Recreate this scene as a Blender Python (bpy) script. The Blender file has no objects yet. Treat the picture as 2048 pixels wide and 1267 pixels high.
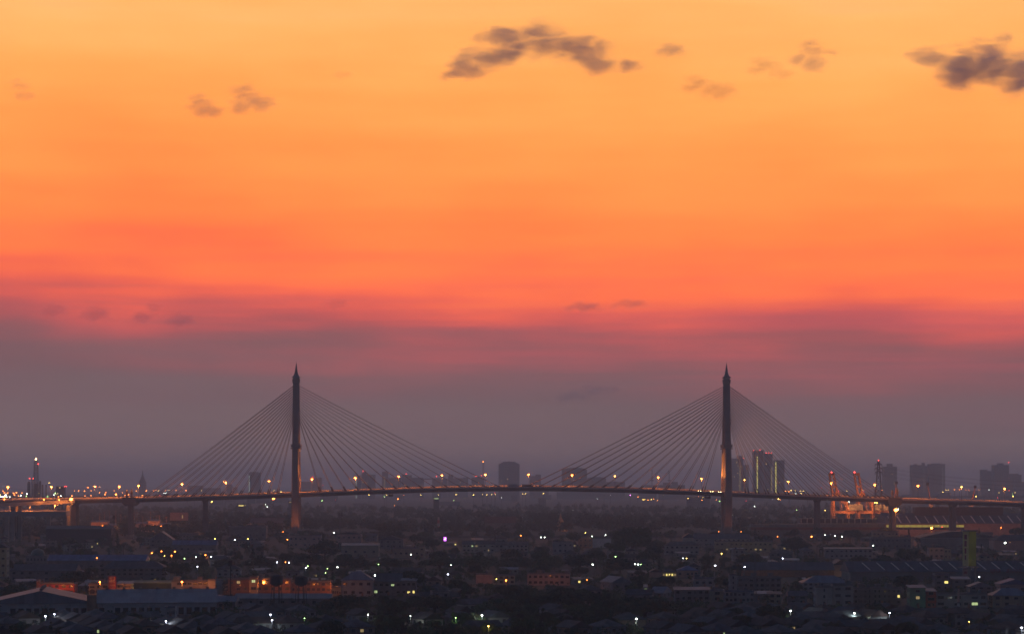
import bpy, math, random
import numpy as np
from mathutils import Vector, Matrix
random.seed(7); RNG = np.random.default_rng(7)
R = math.radians
scene = bpy.context.scene
col = scene.collection

# ------------------------------------------------------------------ camera
F = 4500.0; W, H = 2048.0, 1267.0; HY = 965.0; CZ = 64.0      # focal length in photo pixels, horizon row, eye height
cam_d = bpy.data.cameras.new('camera'); cam = bpy.data.objects.new('camera', cam_d); col.objects.link(cam)
cam.location = (0, 0, CZ); cam.rotation_euler = (R(90), 0, 0)
cam_d.sensor_fit = 'HORIZONTAL'; cam_d.sensor_width = 36.0; cam_d.lens = 36.0 * F / W
cam_d.shift_y = (HY - H / 2) / W; cam_d.clip_start = 1.0; cam_d.clip_end = 120000
scene.camera = cam

# ------------------------------------------------------------------ render settings
scene.render.engine = 'CYCLES'
cy = scene.cycles
cy.use_denoising = True
cy.max_bounces = 3; cy.diffuse_bounces = 1; cy.glossy_bounces = 1; cy.transmission_bounces = 1
cy.volume_bounces = 2; cy.transparent_max_bounces = 6
cy.sample_clamp_indirect = 1.0; cy.sample_clamp_direct = 0.0
cy.caustics_reflective = False; cy.caustics_refractive = False
cy.filter_width = 1.6
vs = scene.view_settings
vs.view_transform = 'Standard'; vs.look = 'None'; vs.exposure = 0.0; vs.gamma = 1.0; vs.use_curve_mapping = False

HAZE_D = 1.12e-4; HAZE_TOP = 214.0
def lin(c):
    return tuple((v / 255 / 12.92) if v / 255 <= 0.04045 else ((v / 255 + 0.055) / 1.055) ** 2.4 for v in c)

# ------------------------------------------------------------------ sky (dusk, glow in the west = +Y)
world = bpy.data.worlds.new('World'); scene.world = world; world.use_nodes = True
nt = world.node_tree; nt.nodes.clear()
def N(t, **k):
    n = nt.nodes.new(t)
    for a, b in k.items(): setattr(n, a, b)
    return n
def L(a, b): nt.links.new(a, b)
def MATH(op, a, b=None, c=None, clamp=False):
    n = N('ShaderNodeMath', operation=op); n.use_clamp = clamp
    for i, s in enumerate((a, b, c)):
        if s is None: continue
        if isinstance(s, (int, float)): n.inputs[i].default_value = s
        else: L(s, n.inputs[i])
    return n.outputs[0]
tc = N('ShaderNodeTexCoord'); sep = N('ShaderNodeSeparateXYZ'); L(tc.outputs['Generated'], sep.inputs[0])
# long thin streaks that bend the bands of the sunset
mp = N('ShaderNodeMapping'); mp.inputs['Scale'].default_value = (5.0, 5.0, 85.0); mp.inputs['Rotation'].default_value = (0, R(1.2), 0); L(tc.outputs['Generated'], mp.inputs['Vector'])
nz = N('ShaderNodeTexNoise'); nz.inputs['Scale'].default_value = 1.0; nz.inputs['Detail'].default_value = 4.0; L(mp.outputs[0], nz.inputs['Vector'])
mp2 = N('ShaderNodeMapping'); mp2.inputs['Scale'].default_value = (9.0, 9.0, 34.0); mp2.inputs['Location'].default_value = (3.1, 0.4, 0.7); L(tc.outputs['Generated'], mp2.inputs['Vector'])
nz2 = N('ShaderNodeTexNoise'); nz2.inputs['Scale'].default_value = 1.0; nz2.inputs['Detail'].default_value = 3.0; L(mp2.outputs[0], nz2.inputs['Vector'])
d1 = MATH('MULTIPLY_ADD', nz.outputs['Fac'], 0.038, -0.019)
d2 = MATH('MULTIPLY_ADD', nz2.outputs['Fac'], 0.034, -0.017)
# the afterglow stands a little higher towards the right (where the sun went down)
tilt = MATH('MULTIPLY', sep.outputs['X'], 0.026)
zz = MATH('ADD', MATH('ADD', sep.outputs['Z'], d1), MATH('ADD', d2, tilt))
fac = MATH('MULTIPLY', zz, 2.0, clamp=True)
ramp = N('ShaderNodeValToRGB'); ramp.color_ramp.interpolation = 'B_SPLINE'
AIR = np.array(lin((106, 96, 110)))
stops_px = [(965, (116, 102, 112)), (900, (117, 101, 110)), (850, (117, 100, 108)), (790, (119, 97, 105)), (740, (127, 94, 101)),
            (700, (142, 93, 99)), (668, (162, 91, 96)), (635, (194, 93, 93)), (600, (225, 100, 86)), (560, (244, 111, 80)), (500, (255, 125, 75)),
            (430, (255, 136, 76)), (340, (255, 146, 78)), (240, (255, 155, 82)), (140, (255, 167, 91)), (40, (253, 176, 103)), (0, (251, 179, 108))]
els = ramp.color_ramp.elements
pts = []
for y, c in stops_px:
    e = (HY - y) / F; z = e / math.sqrt(1 + e * e)
    tau = HAZE_D * (HAZE_TOP - CZ) / max(e, 0.004); T = max(math.exp(-tau), 0.35)
    t = np.array(lin(c)); s = np.clip((t - AIR * (1 - T)) / T, 0.01, 3)
    pts.append((z * 2, tuple(0.5 * s * (1.0 + 0.13 * min(1, z / 0.09)))))
pts += [(0.56, (0.36, 0.20, 0.09)), (0.72, (0.18, 0.11, 0.08)), (1.0, (0.05, 0.05, 0.06))]
els[0].position = pts[0][0]; els[0].color = (*pts[0][1], 1); els[1].position = pts[-1][0]; els[1].color = (*pts[-1][1], 1)
for p, c in pts[1:-1]:
    e = els.new(p); e.color = (*c, 1)
L(fac, ramp.inputs[0])
# away from the west the dusk dome is dim blue-grey
sky = N('ShaderNodeTexSky', sky_type='NISHITA'); sky.sun_disc = False; sky.sun_elevation = R(0.6); sky.sun_rotation = R(8)
wd = MATH('ADD', MATH('MULTIPLY', sep.outputs['X'], 0.14), MATH('MULTIPLY', sep.outputs['Y'], 0.99))
wr = N('ShaderNodeMapRange', interpolation_type='SMOOTHSTEP'); wr.inputs['From Min'].default_value = -0.55; wr.inputs['From Max'].default_value = 0.75; L(wd, wr.inputs['Value'])
hor = N('ShaderNodeMix', data_type='RGBA'); L(wr.outputs[0], hor.inputs['Factor']); hor.inputs['A'].default_value = (0.040, 0.052, 0.100, 1); hor.inputs['B'].default_value = (0.410, 0.540, 0.860, 1)
zr_ = N('ShaderNodeMapRange', interpolation_type='SMOOTHSTEP'); zr_.inputs['From Min'].default_value = 0.10; zr_.inputs['From Max'].default_value = 0.52; L(sep.outputs['Z'], zr_.inputs['Value'])
dome = N('ShaderNodeMix', data_type='RGBA'); L(zr_.outputs[0], dome.inputs['Factor']); L(hor.outputs['Result'], dome.inputs['A']); dome.inputs['B'].default_value = (0.020, 0.042, 0.105, 1)
nishi = N('ShaderNodeMix', data_type='RGBA', blend_type='ADD'); nishi.inputs['Factor'].default_value = 0.004
L(dome.outputs['Result'], nishi.inputs['A']); L(sky.outputs[0], nishi.inputs['B'])
west = MATH('ADD', MATH('MULTIPLY', sep.outputs['X'], 0.14), MATH('MULTIPLY', sep.outputs['Y'], 0.99))
mr = N('ShaderNodeMapRange', interpolation_type='SMOOTHSTEP'); L(west, mr.inputs['Value'])
mr.inputs['From Min'].default_value = 0.76; mr.inputs['From Max'].default_value = 0.925
mr2 = N('ShaderNodeMapRange', interpolation_type='SMOOTHSTEP'); L(sep.outputs['Z'], mr2.inputs['Value'])
mr2.inputs['From Min'].default_value = 0.40; mr2.inputs['From Max'].default_value = 0.22
wf = MATH('MULTIPLY', mr.outputs[0], mr2.outputs[0])
mix = N('ShaderNodeMix', data_type='RGBA'); L(wf, mix.inputs['Factor']); L(nishi.outputs['Result'], mix.inputs['A']); mp3 = N('ShaderNodeMapping'); mp3.inputs['Scale'].default_value = (3.2, 3.2, 95.0); mp3.inputs['Location'].default_value = (1.7, 0.0, 2.35); L(tc.outputs['Generated'], mp3.inputs['Vector'])
nz3 = N('ShaderNodeTexNoise'); nz3.inputs['Scale'].default_value = 1.0; nz3.inputs['Detail'].default_value = 5.0; nz3.inputs['Roughness'].default_value = 0.6; L(mp3.outputs[0], nz3.inputs['Vector'])
k1 = N('ShaderNodeMapRange', interpolation_type='SMOOTHSTEP'); k1.inputs['From Min'].default_value = 0.44; k1.inputs['From Max'].default_value = 0.68; L(nz3.outputs['Fac'], k1.inputs['Value'])
k2 = N('ShaderNodeMapRange', interpolation_type='SMOOTHSTEP'); k2.inputs['From Min'].default_value = 0.036; k2.inputs['From Max'].default_value = 0.056; L(sep.outputs['Z'], k2.inputs['Value'])
k3 = N('ShaderNodeMapRange', interpolation_type='SMOOTHSTEP'); k3.inputs['From Min'].default_value = 0.100; k3.inputs['From Max'].default_value = 0.064; L(sep.outputs['Z'], k3.inputs['Value'])
k4 = N('ShaderNodeMapRange', interpolation_type='SMOOTHSTEP'); k4.inputs['From Min'].default_value = -0.16; k4.inputs['From Max'].default_value = 0.04; k4.inputs['To Min'].default_value = 0.05; L(sep.outputs['X'], k4.inputs['Value'])
pk = MATH('MULTIPLY', MATH('MULTIPLY', k1.outputs[0], k2.outputs[0]), MATH('MULTIPLY', k3.outputs[0], k4.outputs[0]))
pink = N('ShaderNodeMix', data_type='RGBA'); L(MATH('MULTIPLY', pk, 0.50), pink.inputs['Factor']); L(ramp.outputs[0], pink.inputs['A']); pink.inputs['B'].default_value = (0.30, 0.056, 0.066, 1)
gain = N('ShaderNodeVectorMath', operation='SCALE'); L(MATH('MULTIPLY_ADD', nz2.outputs['Fac'], 0.50, 1.75), gain.inputs['Scale']); L(pink.outputs['Result'], gain.inputs[0]); L(gain.outputs[0], mix.inputs['B'])
bg = N('ShaderNodeBackground'); bg.inputs['Strength'].default_value = 1.0; L(mix.outputs['Result'], bg.inputs['Color'])
wo = N('ShaderNodeOutputWorld'); L(bg.outputs[0], wo.inputs['Surface'])
world.cycles.sampling_method = 'MANUAL'; world.cycles.sample_map_resolution = 1024

# the sun has just set: only a trace of warm light along the horizon
sun_d = bpy.data.lights.new('sun', 'SUN'); sun_d.energy = 0.02; sun_d.angle = R(12); sun_d.color = (1, 0.55, 0.3)
sun = bpy.data.objects.new('sun', sun_d); col.objects.link(sun); sun.rotation_euler = (R(88), 0, R(172))

# ------------------------------------------------------------------ helpers
def px(x, y, d): return Vector(((x - 1024) / F * d, d, CZ + (HY - y) / F * d))      # photo pixel at a depth -> world
def gd(y): return F * CZ / (y - HY)                                                   # depth of the ground at a photo row
def gx(x, d): return (x - 1024) / F * d
def proj(p):
    return 1024 + F * p[0] / p[1], HY - F * (p[2] - CZ) / p[1]

MATS = {}
def mat(name, c, rough=0.85, var=0.25, scale=0.6, rnd=0.0, metal=0.0, bump=0.0, ramp_cols=None, wave=None):
    """procedural surface: base colour broken by noise, optional object-random tint and corrugation"""
    if name in MATS: return MATS[name]
    m = bpy.data.materials.new(name); m.use_nodes = True; t = m.node_tree
    b = t.nodes['Principled BSDF']; b.inputs['Roughness'].default_value = rough; b.inputs['Metallic'].default_value = metal
    b.inputs['Specular IOR Level'].default_value = 0.25
    co = t.nodes.new('ShaderNodeTexCoord')
    n1 = t.nodes.new('ShaderNodeTexNoise'); n1.inputs['Scale'].default_value = scale; n1.inputs['Detail'].default_value = 5
    t.links.new(co.outputs['Object'], n1.inputs['Vector'])
    mr = t.nodes.new('ShaderNodeMapRange'); mr.inputs['From Min'].default_value = 0.3; mr.inputs['From Max'].default_value = 0.7
    mr.inputs['To Min'].default_value = 1 - var; mr.inputs['To Max'].default_value = 1 + var * 0.6
    t.links.new(n1.outputs['Fac'], mr.inputs['Value'])
    src = None
    oi = t.nodes.new('ShaderNodeObjectInfo')
    if ramp_cols:
        rp = t.nodes.new('ShaderNodeValToRGB'); rp.color_ramp.interpolation = 'CONSTANT'
        e = rp.color_ramp.elements
        for i, cc in enumerate(ramp_cols):
            if i < 2: e[i].position = i / len(ramp_cols); e[i].color = (*cc, 1)
            else: k = e.new(i / len(ramp_cols)); k.color = (*cc, 1)
        t.links.new(oi.outputs['Random'], rp.inputs[0]); src = rp.outputs[0]
    mx = t.nodes.new('ShaderNodeMix'); mx.data_type = 'RGBA'; mx.blend_type = 'MULTIPLY'; mx.inputs['Factor'].default_value = 1
    if src: t.links.new(src, mx.inputs['A'])
    else: mx.inputs['A'].default_value = (*c, 1)
    if rnd:
        m2 = t.nodes.new('ShaderNodeMapRange'); m2.inputs['To Min'].default_value = 1 - rnd; m2.inputs['To Max'].default_value = 1 + rnd
        t.links.new(oi.outputs['Random'], m2.inputs['Value'])
        mu = t.nodes.new('ShaderNodeMath'); mu.operation = 'MULTIPLY'; t.links.new(mr.outputs[0], mu.inputs[0]); t.links.new(m2.outputs[0], mu.inputs[1])
        t.links.new(mu.outputs[0], mx.inputs['B'])
    else: t.links.new(mr.outputs[0], mx.inputs['B'])
    t.links.new(mx.outputs['Result'], b.inputs['Base Color'])
    if wave:
        bk = t.nodes.new('ShaderNodeTexBrick'); bk.inputs['Scale'].default_value = 1.0; bk.inputs['Brick Width'].default_value = 2.2; bk.inputs['Row Height'].default_value = 7.0; bk.inputs['Mortar Size'].default_value = 0.03
        bk.inputs['Color1'].default_value = (1.15, 1.15, 1.15, 1); bk.inputs['Color2'].default_value = (0.62, 0.60, 0.58, 1); bk.inputs['Mortar'].default_value = (0.5, 0.5, 0.5, 1); bk.inputs['Bias'].default_value = -0.25
        t.links.new(co.outputs['Object'], bk.inputs['Vector'])
        m3 = t.nodes.new('ShaderNodeMix'); m3.data_type = 'RGBA'; m3.blend_type = 'MULTIPLY'; m3.inputs['Factor'].default_value = 0.8
        t.links.new(mx.outputs['Result'], m3.inputs['A']); t.links.new(bk.outputs['Color'], m3.inputs['B']); t.links.new(m3.outputs['Result'], b.inputs['Base Color'])
        wv = t.nodes.new('ShaderNodeTexWave'); wv.bands_direction = 'X'; wv.inputs['Scale'].default_value = wave; wv.inputs['Distortion'].default_value = 0.3
        t.links.new(co.outputs['Object'], wv.inputs['Vector'])
        bp = t.nodes.new('ShaderNodeBump'); bp.inputs['Strength'].default_value = 0.6; bp.inputs['Distance'].default_value = 0.1
        t.links.new(wv.outputs['Fac'], bp.inputs['Height']); t.links.new(bp.outputs[0], b.inputs['Normal'])
    MATS[name] = m
    return m
def emit(name, c, s, sample=False):
    if name in MATS: return MATS[name]
    m = bpy.data.materials.new(name); m.use_nodes = True; t = m.node_tree
    b = t.nodes['Principled BSDF']; b.inputs['Base Color'].default_value = (*[v * 0.5 for v in c], 1)
    b.inputs['Emission Color'].default_value = (*c, 1); b.inputs['Emission Strength'].default_value = s
    m.cycles.emission_sampling = 'FRONT' if sample else 'NONE'
    MATS[name] = m
    return m

class MB:
    def __init__(s): s.v = []; s.f = []; s.m = []
    def add(s, vs_, fs, mi=0):
        o = len(s.v); s.v += [tuple(p) for p in vs_]
        for f in fs: s.f.append(tuple(i + o for i in f)); s.m.append(mi)
        return s
    def box(s, x0, x1, y0, y1, z0, z1, mi=0):
        return s.add([(x0, y0, z0), (x1, y0, z0), (x1, y1, z0), (x0, y1, z0), (x0, y0, z1), (x1, y0, z1), (x1, y1, z1), (x0, y1, z1)],
                     [(0, 3, 2, 1), (4, 5, 6, 7), (0, 1, 5, 4), (1, 2, 6, 5), (2, 3, 7, 6), (3, 0, 4, 7)], mi)
    def frustum(s, b, t, mi=0):        # two rings of equal length
        n = len(b)
        return s.add(list(b) + list(t), [tuple(range(n - 1, -1, -1)), tuple(range(n, 2 * n))] + [(i, (i + 1) % n, n + (i + 1) % n, n + i) for i in range(n)], mi)
    def tube(s, a, b, r, r2=None, n=6, mi=0):
        a = Vector(a); b = Vector(b); r2 = r if r2 is None else r2; d = (b - a).normalized()
        u = d.orthogonal().normalized(); w = d.cross(u)
        ring = lambda c, q: [c + (u * math.cos(2 * math.pi * i / n) + w * math.sin(2 * math.pi * i / n)) * q for i in range(n)]
        return s.frustum(ring(a, r), ring(b, r2), mi)
    def lathe(s, prof, n=10, cx=0, cy_=0, mi=0):
        vs_ = []; fs = []
        for r, z in prof: vs_ += [(cx + r * math.cos(2 * math.pi * i / n), cy_ + r * math.sin(2 * math.pi * i / n), z) for i in range(n)]
        for k in range(len(prof) - 1):
            for i in range(n): fs.append((k * n + i, k * n + (i + 1) % n, (k + 1) * n + (i + 1) % n, (k + 1) * n + i))
        fs.append(tuple(range(n - 1, -1, -1))); fs.append(tuple((len(prof) - 1) * n + i for i in range(n)))
        return s.add(vs_, fs, mi)
    def slab(s, p, q, t, mi=0):        # quad p (4 pts) thickened downwards by t
        return s.add(list(p) + [(a[0], a[1], a[2] - t) for a in p], [(0, 1, 2, 3), (7, 6, 5, 4), (0, 4, 5, 1), (1, 5, 6, 2), (2, 6, 7, 3), (3, 7, 4, 0)], mi)
    def mesh(s, name, *mats):
        me = bpy.data.meshes.new(name); me.from_pydata(s.v, [], s.f)
        for m in mats: me.materials.append(m)
        if len(mats) > 1: me.polygons.foreach_set('material_index', s.m)
        me.update(); return me

def tag(o, label=None, cat=None, group=None, kind=None):
    if label: o['label'] = label
    if cat: o['category'] = cat
    if group: o['group'] = group
    if kind: o['kind'] = kind
    return o
def obj(name, me, parent=None, loc=(0, 0, 0), rz=0.0, sc=None):
    o = bpy.data.objects.new(name, me); col.objects.link(o); o.location = loc; o.rotation_euler = (0, 0, rz)
    if sc: o.scale = sc if isinstance(sc, tuple) else (sc, sc, sc)
    if parent: o.parent = parent
    return o
def empty(name, label, cat, loc, rz=0, group=None, sc=None):
    o = bpy.data.objects.new(name, None); col.objects.link(o); o.location = loc; o.rotation_euler = (0, 0, rz); o.empty_display_size = 1
    if sc: o.scale = (sc, sc, sc)
    return tag(o, label, cat, group)
def structure(name, me, loc=(0, 0, 0), rz=0.0, kind='structure', label=None, cat=None):
    return tag(obj(name, me, None, loc, rz), label, cat, None, kind)
def light(parent, kind, loc, power, c, size=0.4, aim=None, angle=60, blend=0.6):
    d = bpy.data.lights.new('bulb', kind); d.energy = power; d.color = c; d.shadow_soft_size = size
    o = bpy.data.objects.new('bulb', d); col.objects.link(o); o.location = loc
    if kind == 'SPOT':
        d.spot_size = R(angle); d.spot_blend = blend
        o.rotation_euler = (Vector(aim) - Vector(loc)).to_track_quat('-Z', 'Y').to_euler()
    if parent: o.parent = parent
    return o
WORLD_LIGHTS = []

# landmarks used to word labels: phrase, photo x, y
TREES_LATER = []
LM = [('left bridge tower', 592, 1000), ('right bridge tower', 1453, 1000), ('left monument pier', 262, 1000), ('orange harbour cranes', 1700, 1015),
      ('lattice power pylon', 1757, 975), ('refinery flare stack', 72, 965), ('grey spired tower', 284, 965), ('round-shouldered tower block', 1018, 970),
      ('big round tree', 1265, 1090), ('yellow-green sign tower', 1941, 1110), ('striped roof warehouse', 1880, 1040), ('twin water tanks', 578, 1185),
      ('orange arcaded shop', 200, 1175), ('pink graffiti wall', 385, 1172), ('grey twin-roofed warehouse', 170, 1205), ('lit veranda cottage', 1338, 1144),
      ('pale monopole mast', 1917, 1215), ('green end shophouse', 1835, 1195), ('dark steel frame', 772, 1256), ('golden chedi spire', 1121, 1045),
      ('red and white chimney', 877, 1055), ('purple lit sign', 890, 1077), ('skylit workshop roof', 1800, 1135), ('cream windowed shed', 720, 1098),
      ('columned lit school', 1470, 1085), ('balconied arcade row', 1750, 1190), ('orange brick flats', 540, 1172), ('billboard on posts', 358, 1032),
      ('pink lit house', 1012, 1157), ('green dome', 71, 1103), ('arched roof hall', 1915, 1070), ('workshop with lit windows', 790, 1165),
      ('thin telecom mast', 680, 1050), ('left approach ramp', 70, 1025), ('crumpled tin roofs', 520, 1200)]
PEND = []       # things whose label is worded at the end
def pend(o, what, x, y, skip=None): PEND.append((o, what, x, y, skip))
ORD = ['first', 'second', 'third', 'fourth', 'fifth', 'sixth', 'seventh', 'eighth', 'ninth', 'tenth', 'eleventh', 'twelfth', 'thirteenth', 'fourteenth', 'fifteenth', 'sixteenth', 'seventeenth', 'eighteenth', 'nineteenth', 'twentieth', 'twenty-first', 'twenty-second', 'twenty-third', 'twenty-fourth', 'twenty-fifth']
def word_labels():
    b = {}
    for o, what, x, y, skip in PEND:
        n, lx, ly = min((l for l in LM if l[0] != skip), key=lambda l: math.hypot((l[1] - x) * 0.6, (l[2] - y) * 1.6))
        dx, dy = x - lx, y - ly; sd = 'left' if dx < 0 else 'right'
        if abs(dx) > 1.3 * abs(dy): rel = sd + ' of'
        else: rel = ('in front and ' if dy > 0 else 'behind and ') + sd + ' of'
        b.setdefault((what, rel, n), []).append((math.hypot(dx, dy), id(o), o))
    for (what, rel, n), lst in b.items():
        lst.sort(key=lambda t: t[:2])
        for i, (_, _, o) in enumerate(lst):
            o['label'] = f'{what} {rel} the {n}' if len(lst) == 1 else f'{what}, {ORD[i] if i < len(ORD) else "farther"} {rel} the {n}'

# occupied ground circles and photo areas that must stay in view
OCC = []; PROT = []
def free(x, y, r): return all((x - a) ** 2 + (y - b) ** 2 > (r + c) ** 2 for a, b, c in OCC)
def protect(x0, x1, y0, y1, d): PROT.append((x0, x1, y0, y1, d))
def hides(X, Y, w, h):
    d = Y; x0 = 1024 + F * (X - w) / d; x1 = 1024 + F * (X + w) / d; yb = HY + F * CZ / d; yt = HY + F * (CZ - h) / d
    return any(x1 > a and x0 < b and yt < e and yb > c and d < dd - 1 for a, b, c, e, dd in PROT)

# ------------------------------------------------------------------ materials
M_ground = mat('ground_earth', (0.035, 0.04, 0.03), 0.95, 0.5, 0.01)
M_asph = mat('asphalt', (0.055, 0.055, 0.058), 0.9, 0.25, 0.2)
M_conc = mat('concrete', (0.30, 0.285, 0.27), 0.85, 0.22, 0.08)
M_tower = mat('weathered_glow_tinted_concrete', (0.23, 0.185, 0.17), 0.88, 0.3, 0.06)  # reddish floodlight glow is put into this base colour
M_concd = mat('concrete_stained', (0.22, 0.21, 0.20), 0.9, 0.35, 0.12)
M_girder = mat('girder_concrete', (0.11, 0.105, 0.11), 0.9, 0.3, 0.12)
M_barrier = mat('barrier_concrete', (0.50, 0.46, 0.42), 0.85, 0.15, 0.1)
M_steel = mat('painted_steel', (0.10, 0.11, 0.12), 0.5, 0.2, 1.0)
M_cable = mat('cable_sheath', (0.14, 0.11, 0.095), 0.6, 0.1, 0.4)
M_dark = mat('dark_metal', (0.03, 0.03, 0.034), 0.6, 0.2, 1.0)
M_white = mat('white_paint', (0.40, 0.41, 0.40), 0.6, 0.15, 0.4)
M_glass = mat('window_glass', (0.02, 0.023, 0.028), 0.2, 0.2, 0.3); M_glass.node_tree.nodes['Principled BSDF'].inputs['Specular IOR Level'].default_value = 0.6
M_curt = mat('curtained_glass', (0.09, 0.085, 0.075), 0.5, 0.3, 0.8)
M_frame = mat('window_frame', (0.16, 0.16, 0.16), 0.6, 0.1, 1.0)
M_trunk = mat('bark', (0.06, 0.045, 0.03), 0.95, 0.3, 2.0)
M_wall = mat('house_wall', (0.3, 0.3, 0.3), 0.9, 0.22, 0.25, rnd=0.25, ramp_cols=[(0.24, 0.22, 0.18), (0.19, 0.19, 0.18), (0.26, 0.25, 0.23), (0.17, 0.18, 0.19), (0.21, 0.17, 0.14), (0.18, 0.20, 0.18)])
M_roof = mat('roof_tiles', (0.1, 0.1, 0.1), 0.85, 0.3, 0.4, rnd=0.3, wave=1.2, ramp_cols=[(0.07, 0.065, 0.065), (0.085, 0.06, 0.05), (0.06, 0.07, 0.085), (0.10, 0.095, 0.09), (0.055, 0.06, 0.06)])
M_tin = mat('tin_roof', (0.1, 0.1, 0.1), 0.5, 0.3, 0.15, rnd=0.2, wave=0.8, ramp_cols=[(0.20, 0.21, 0.23), (0.12, 0.16, 0.22), (0.15, 0.14, 0.14), (0.24, 0.24, 0.24)])
M_cream = mat('cream_render', (0.32, 0.28, 0.20), 0.9, 0.2, 0.3)
M_grey = mat('grey_render', (0.17, 0.17, 0.17), 0.9, 0.25, 0.3)
M_pale = mat('pale_render', (0.30, 0.29, 0.28), 0.9, 0.22, 0.3)
M_pink = mat('pink_render', (0.40, 0.27, 0.23), 0.9, 0.2, 0.3)
M_green = mat('green_render', (0.15, 0.27, 0.18), 0.9, 0.2, 0.3)
M_redw = mat('red_render', (0.36, 0.07, 0.05), 0.8, 0.25, 0.3)
M_brick = mat('brown_brick', (0.30, 0.16, 0.10), 0.9, 0.3, 0.5)
M_blue = mat('blue_tin', (0.07, 0.12, 0.24), 0.5, 0.2, 0.2, wave=0.8)
M_gtin = mat('grey_tin', (0.16, 0.175, 0.205), 0.5, 0.2, 0.08, wave=0.5)
M_dtin = mat('dark_tin', (0.075, 0.08, 0.09), 0.6, 0.25, 0.1, wave=0.5)
M_sky = mat('skylight_sheet', (0.78, 0.72, 0.62), 0.5, 0.1, 0.4)
M_crane = mat('crane_paint', (0.42, 0.17, 0.07), 0.6, 0.25, 0.2)
M_house = mat('machinery_house_paint', (0.55, 0.47, 0.36), 0.6, 0.2, 0.2)
M_far = mat('far_facade', (0.15, 0.155, 0.16), 0.9, 0.25, 0.02, rnd=0.2)
M_fard = mat('far_facade_dark', (0.075, 0.08, 0.09), 0.9, 0.25, 0.02)
M_brass = mat('gilded_ornament', (0.36, 0.21, 0.09), 0.5, 0.3, 0.6)
M_gold = mat('chedi_gold', (0.40, 0.26, 0.10), 0.5, 0.2, 0.3)
M_leaf = mat('leaves', (0.05, 0.08, 0.03), 0.8, 0.35, 0.35, rnd=0.3, ramp_cols=[(0.034, 0.058, 0.022), (0.044, 0.065, 0.026), (0.030, 0.050, 0.022), (0.040, 0.070, 0.024)])
COLS = {'O': (1.0, 0.25, 0.04), 'Y': (1.0, 0.66, 0.14), 'W': (0.90, 1.0, 0.86), 'G': (0.55, 1.0, 0.28), 'R': (1.0, 0.06, 0.05), 'C': (0.82, 0.86, 1.0), 'M': (1.0, 0.25, 0.9)}
CNAME = {'O': 'orange', 'Y': 'yellow', 'W': 'white', 'G': 'greenish', 'R': 'red', 'C': 'bluish white', 'M': 'magenta'}
E = {k: emit('lamp_' + CNAME[k].replace(' ', '_'), c, 7.0 if k == 'R' else 20.0) for k, c in COLS.items()}
E_win = emit('lit_window', (1.0, 0.78, 0.22), 1.6)
E_wing = emit('lit_window_pale', (0.80, 1.0, 0.45), 0.6)
E_dim = emit('lit_window_dim', (1.0, 0.72, 0.3), 0.35)
E_strip = emit('stair_light', (0.95, 0.80, 0.18), 1.3)
E_stripw = emit('stair_light_white', (0.8, 0.95, 0.85), 0.7)

# ------------------------------------------------------------------ ground, river, roads
structure('ground', MB().box(-16000, 16000, -60, 58000, -0.5, 0).mesh('ground', M_ground))
M_river = mat('river_water', (0.03, 0.035, 0.045), 0.9, 0.1, 0.02); M_river.node_tree.nodes['Principled BSDF'].inputs['Specular IOR Level'].default_value = 0.0
structure('river', MB().add([(-225, 2606, 0.02), (225, 2628, 0.02), (240, 2735, 0.02), (-240, 2715, 0.02)], [(0, 1, 2, 3)]).mesh('river', M_river))
for a, b, w in (((-240, 880), (-60, 1330), 5), ((60, 860), (330, 1300), 5), ((-330, 1268), (420, 1330), 6), ((-420, 1720), (420, 1760), 6), ((-130, 1330), (-210, 2500), 5), ((200, 1330), (360, 2500), 5)):
    a = Vector((*a, 0.006)); b = Vector((*b, 0.006)); n = (b - a).normalized(); n = Vector((-n.y, n.x, 0)) * w / 2
    structure('road', MB().slab([a - n, b - n, b + n, a + n], None, 0.0045).mesh('road', M_asph))

# ------------------------------------------------------------------ the cable-stayed bridge
ANG = R(1.7); CA, SA = math.cos(ANG), math.sin(ANG)
BX, BY = gx(1023.5, 2613), 2613.0
def u_of(x):
    k = (x - 1024) / F
    return (k * BY - BX) / (CA - k * SA)
def bw(u, v, z): return Vector((BX + u * CA - v * SA, BY + u * SA + v * CA, z))
def z_at(x, y):
    u = u_of(x); return CZ + (HY - y) / F * (BY + u * SA)
prof_px = [(-90, 1001), (0, 999), (142, 998), (265, 995), (411, 991), (592, 986), (700, 981.5), (800, 977.5), (900, 974), (1023, 972), (1150, 973.5), (1250, 976.5), (1350, 980), (1453, 984.5), (1634, 991), (1785, 996), (1905, 1000), (2048, 1005.5), (2150, 1009)]
PU = np.array([u_of(x) for x, _ in prof_px]); PZ = np.array([z_at(x, y) for x, y in prof_px])
cs = np.polyfit(PU, PZ, 6)
def zdeck(u): return float(0.35 * np.interp(u, PU, PZ) + 0.65 * np.polyval(cs, u))
bridge = empty('cable_stayed_bridge', 'long cable-stayed bridge with two spired concrete towers crossing the whole view', 'bridge', (BX, BY, 0), ANG)
US = np.arange(PU[0], PU[-1], 7.0)
def sweep(name, section, m, parent, u0=None, u1=None):
    us = [u for u in US if (u0 is None or u >= u0) and (u1 is None or u <= u1)]
    n = len(section); mb = MB(); vs_ = []
    for u in us:
        z = zdeck(u); vs_ += [(u, v, z + dz) for v, dz in section]
    fs = []
    for k in range(len(us) - 1):
        for i in range(n): fs.append((k * n + i, k * n + (i + 1) % n, (k + 1) * n + (i + 1) % n, (k + 1) * n + i))
    fs.append(tuple(range(n - 1, -1, -1))); fs.append(tuple((len(us) - 1) * n + i for i in range(n)))
    mb.add(vs_, fs); return obj(name, mb.mesh(name, m), parent)
sweep('deck_girder', [(-14.2, -1.1), (-14.2, -2.4), (-11.5, -4.9), (11.5, -4.9), (14.2, -2.4), (14.2, -1.1)], M_girder, bridge)
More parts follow.
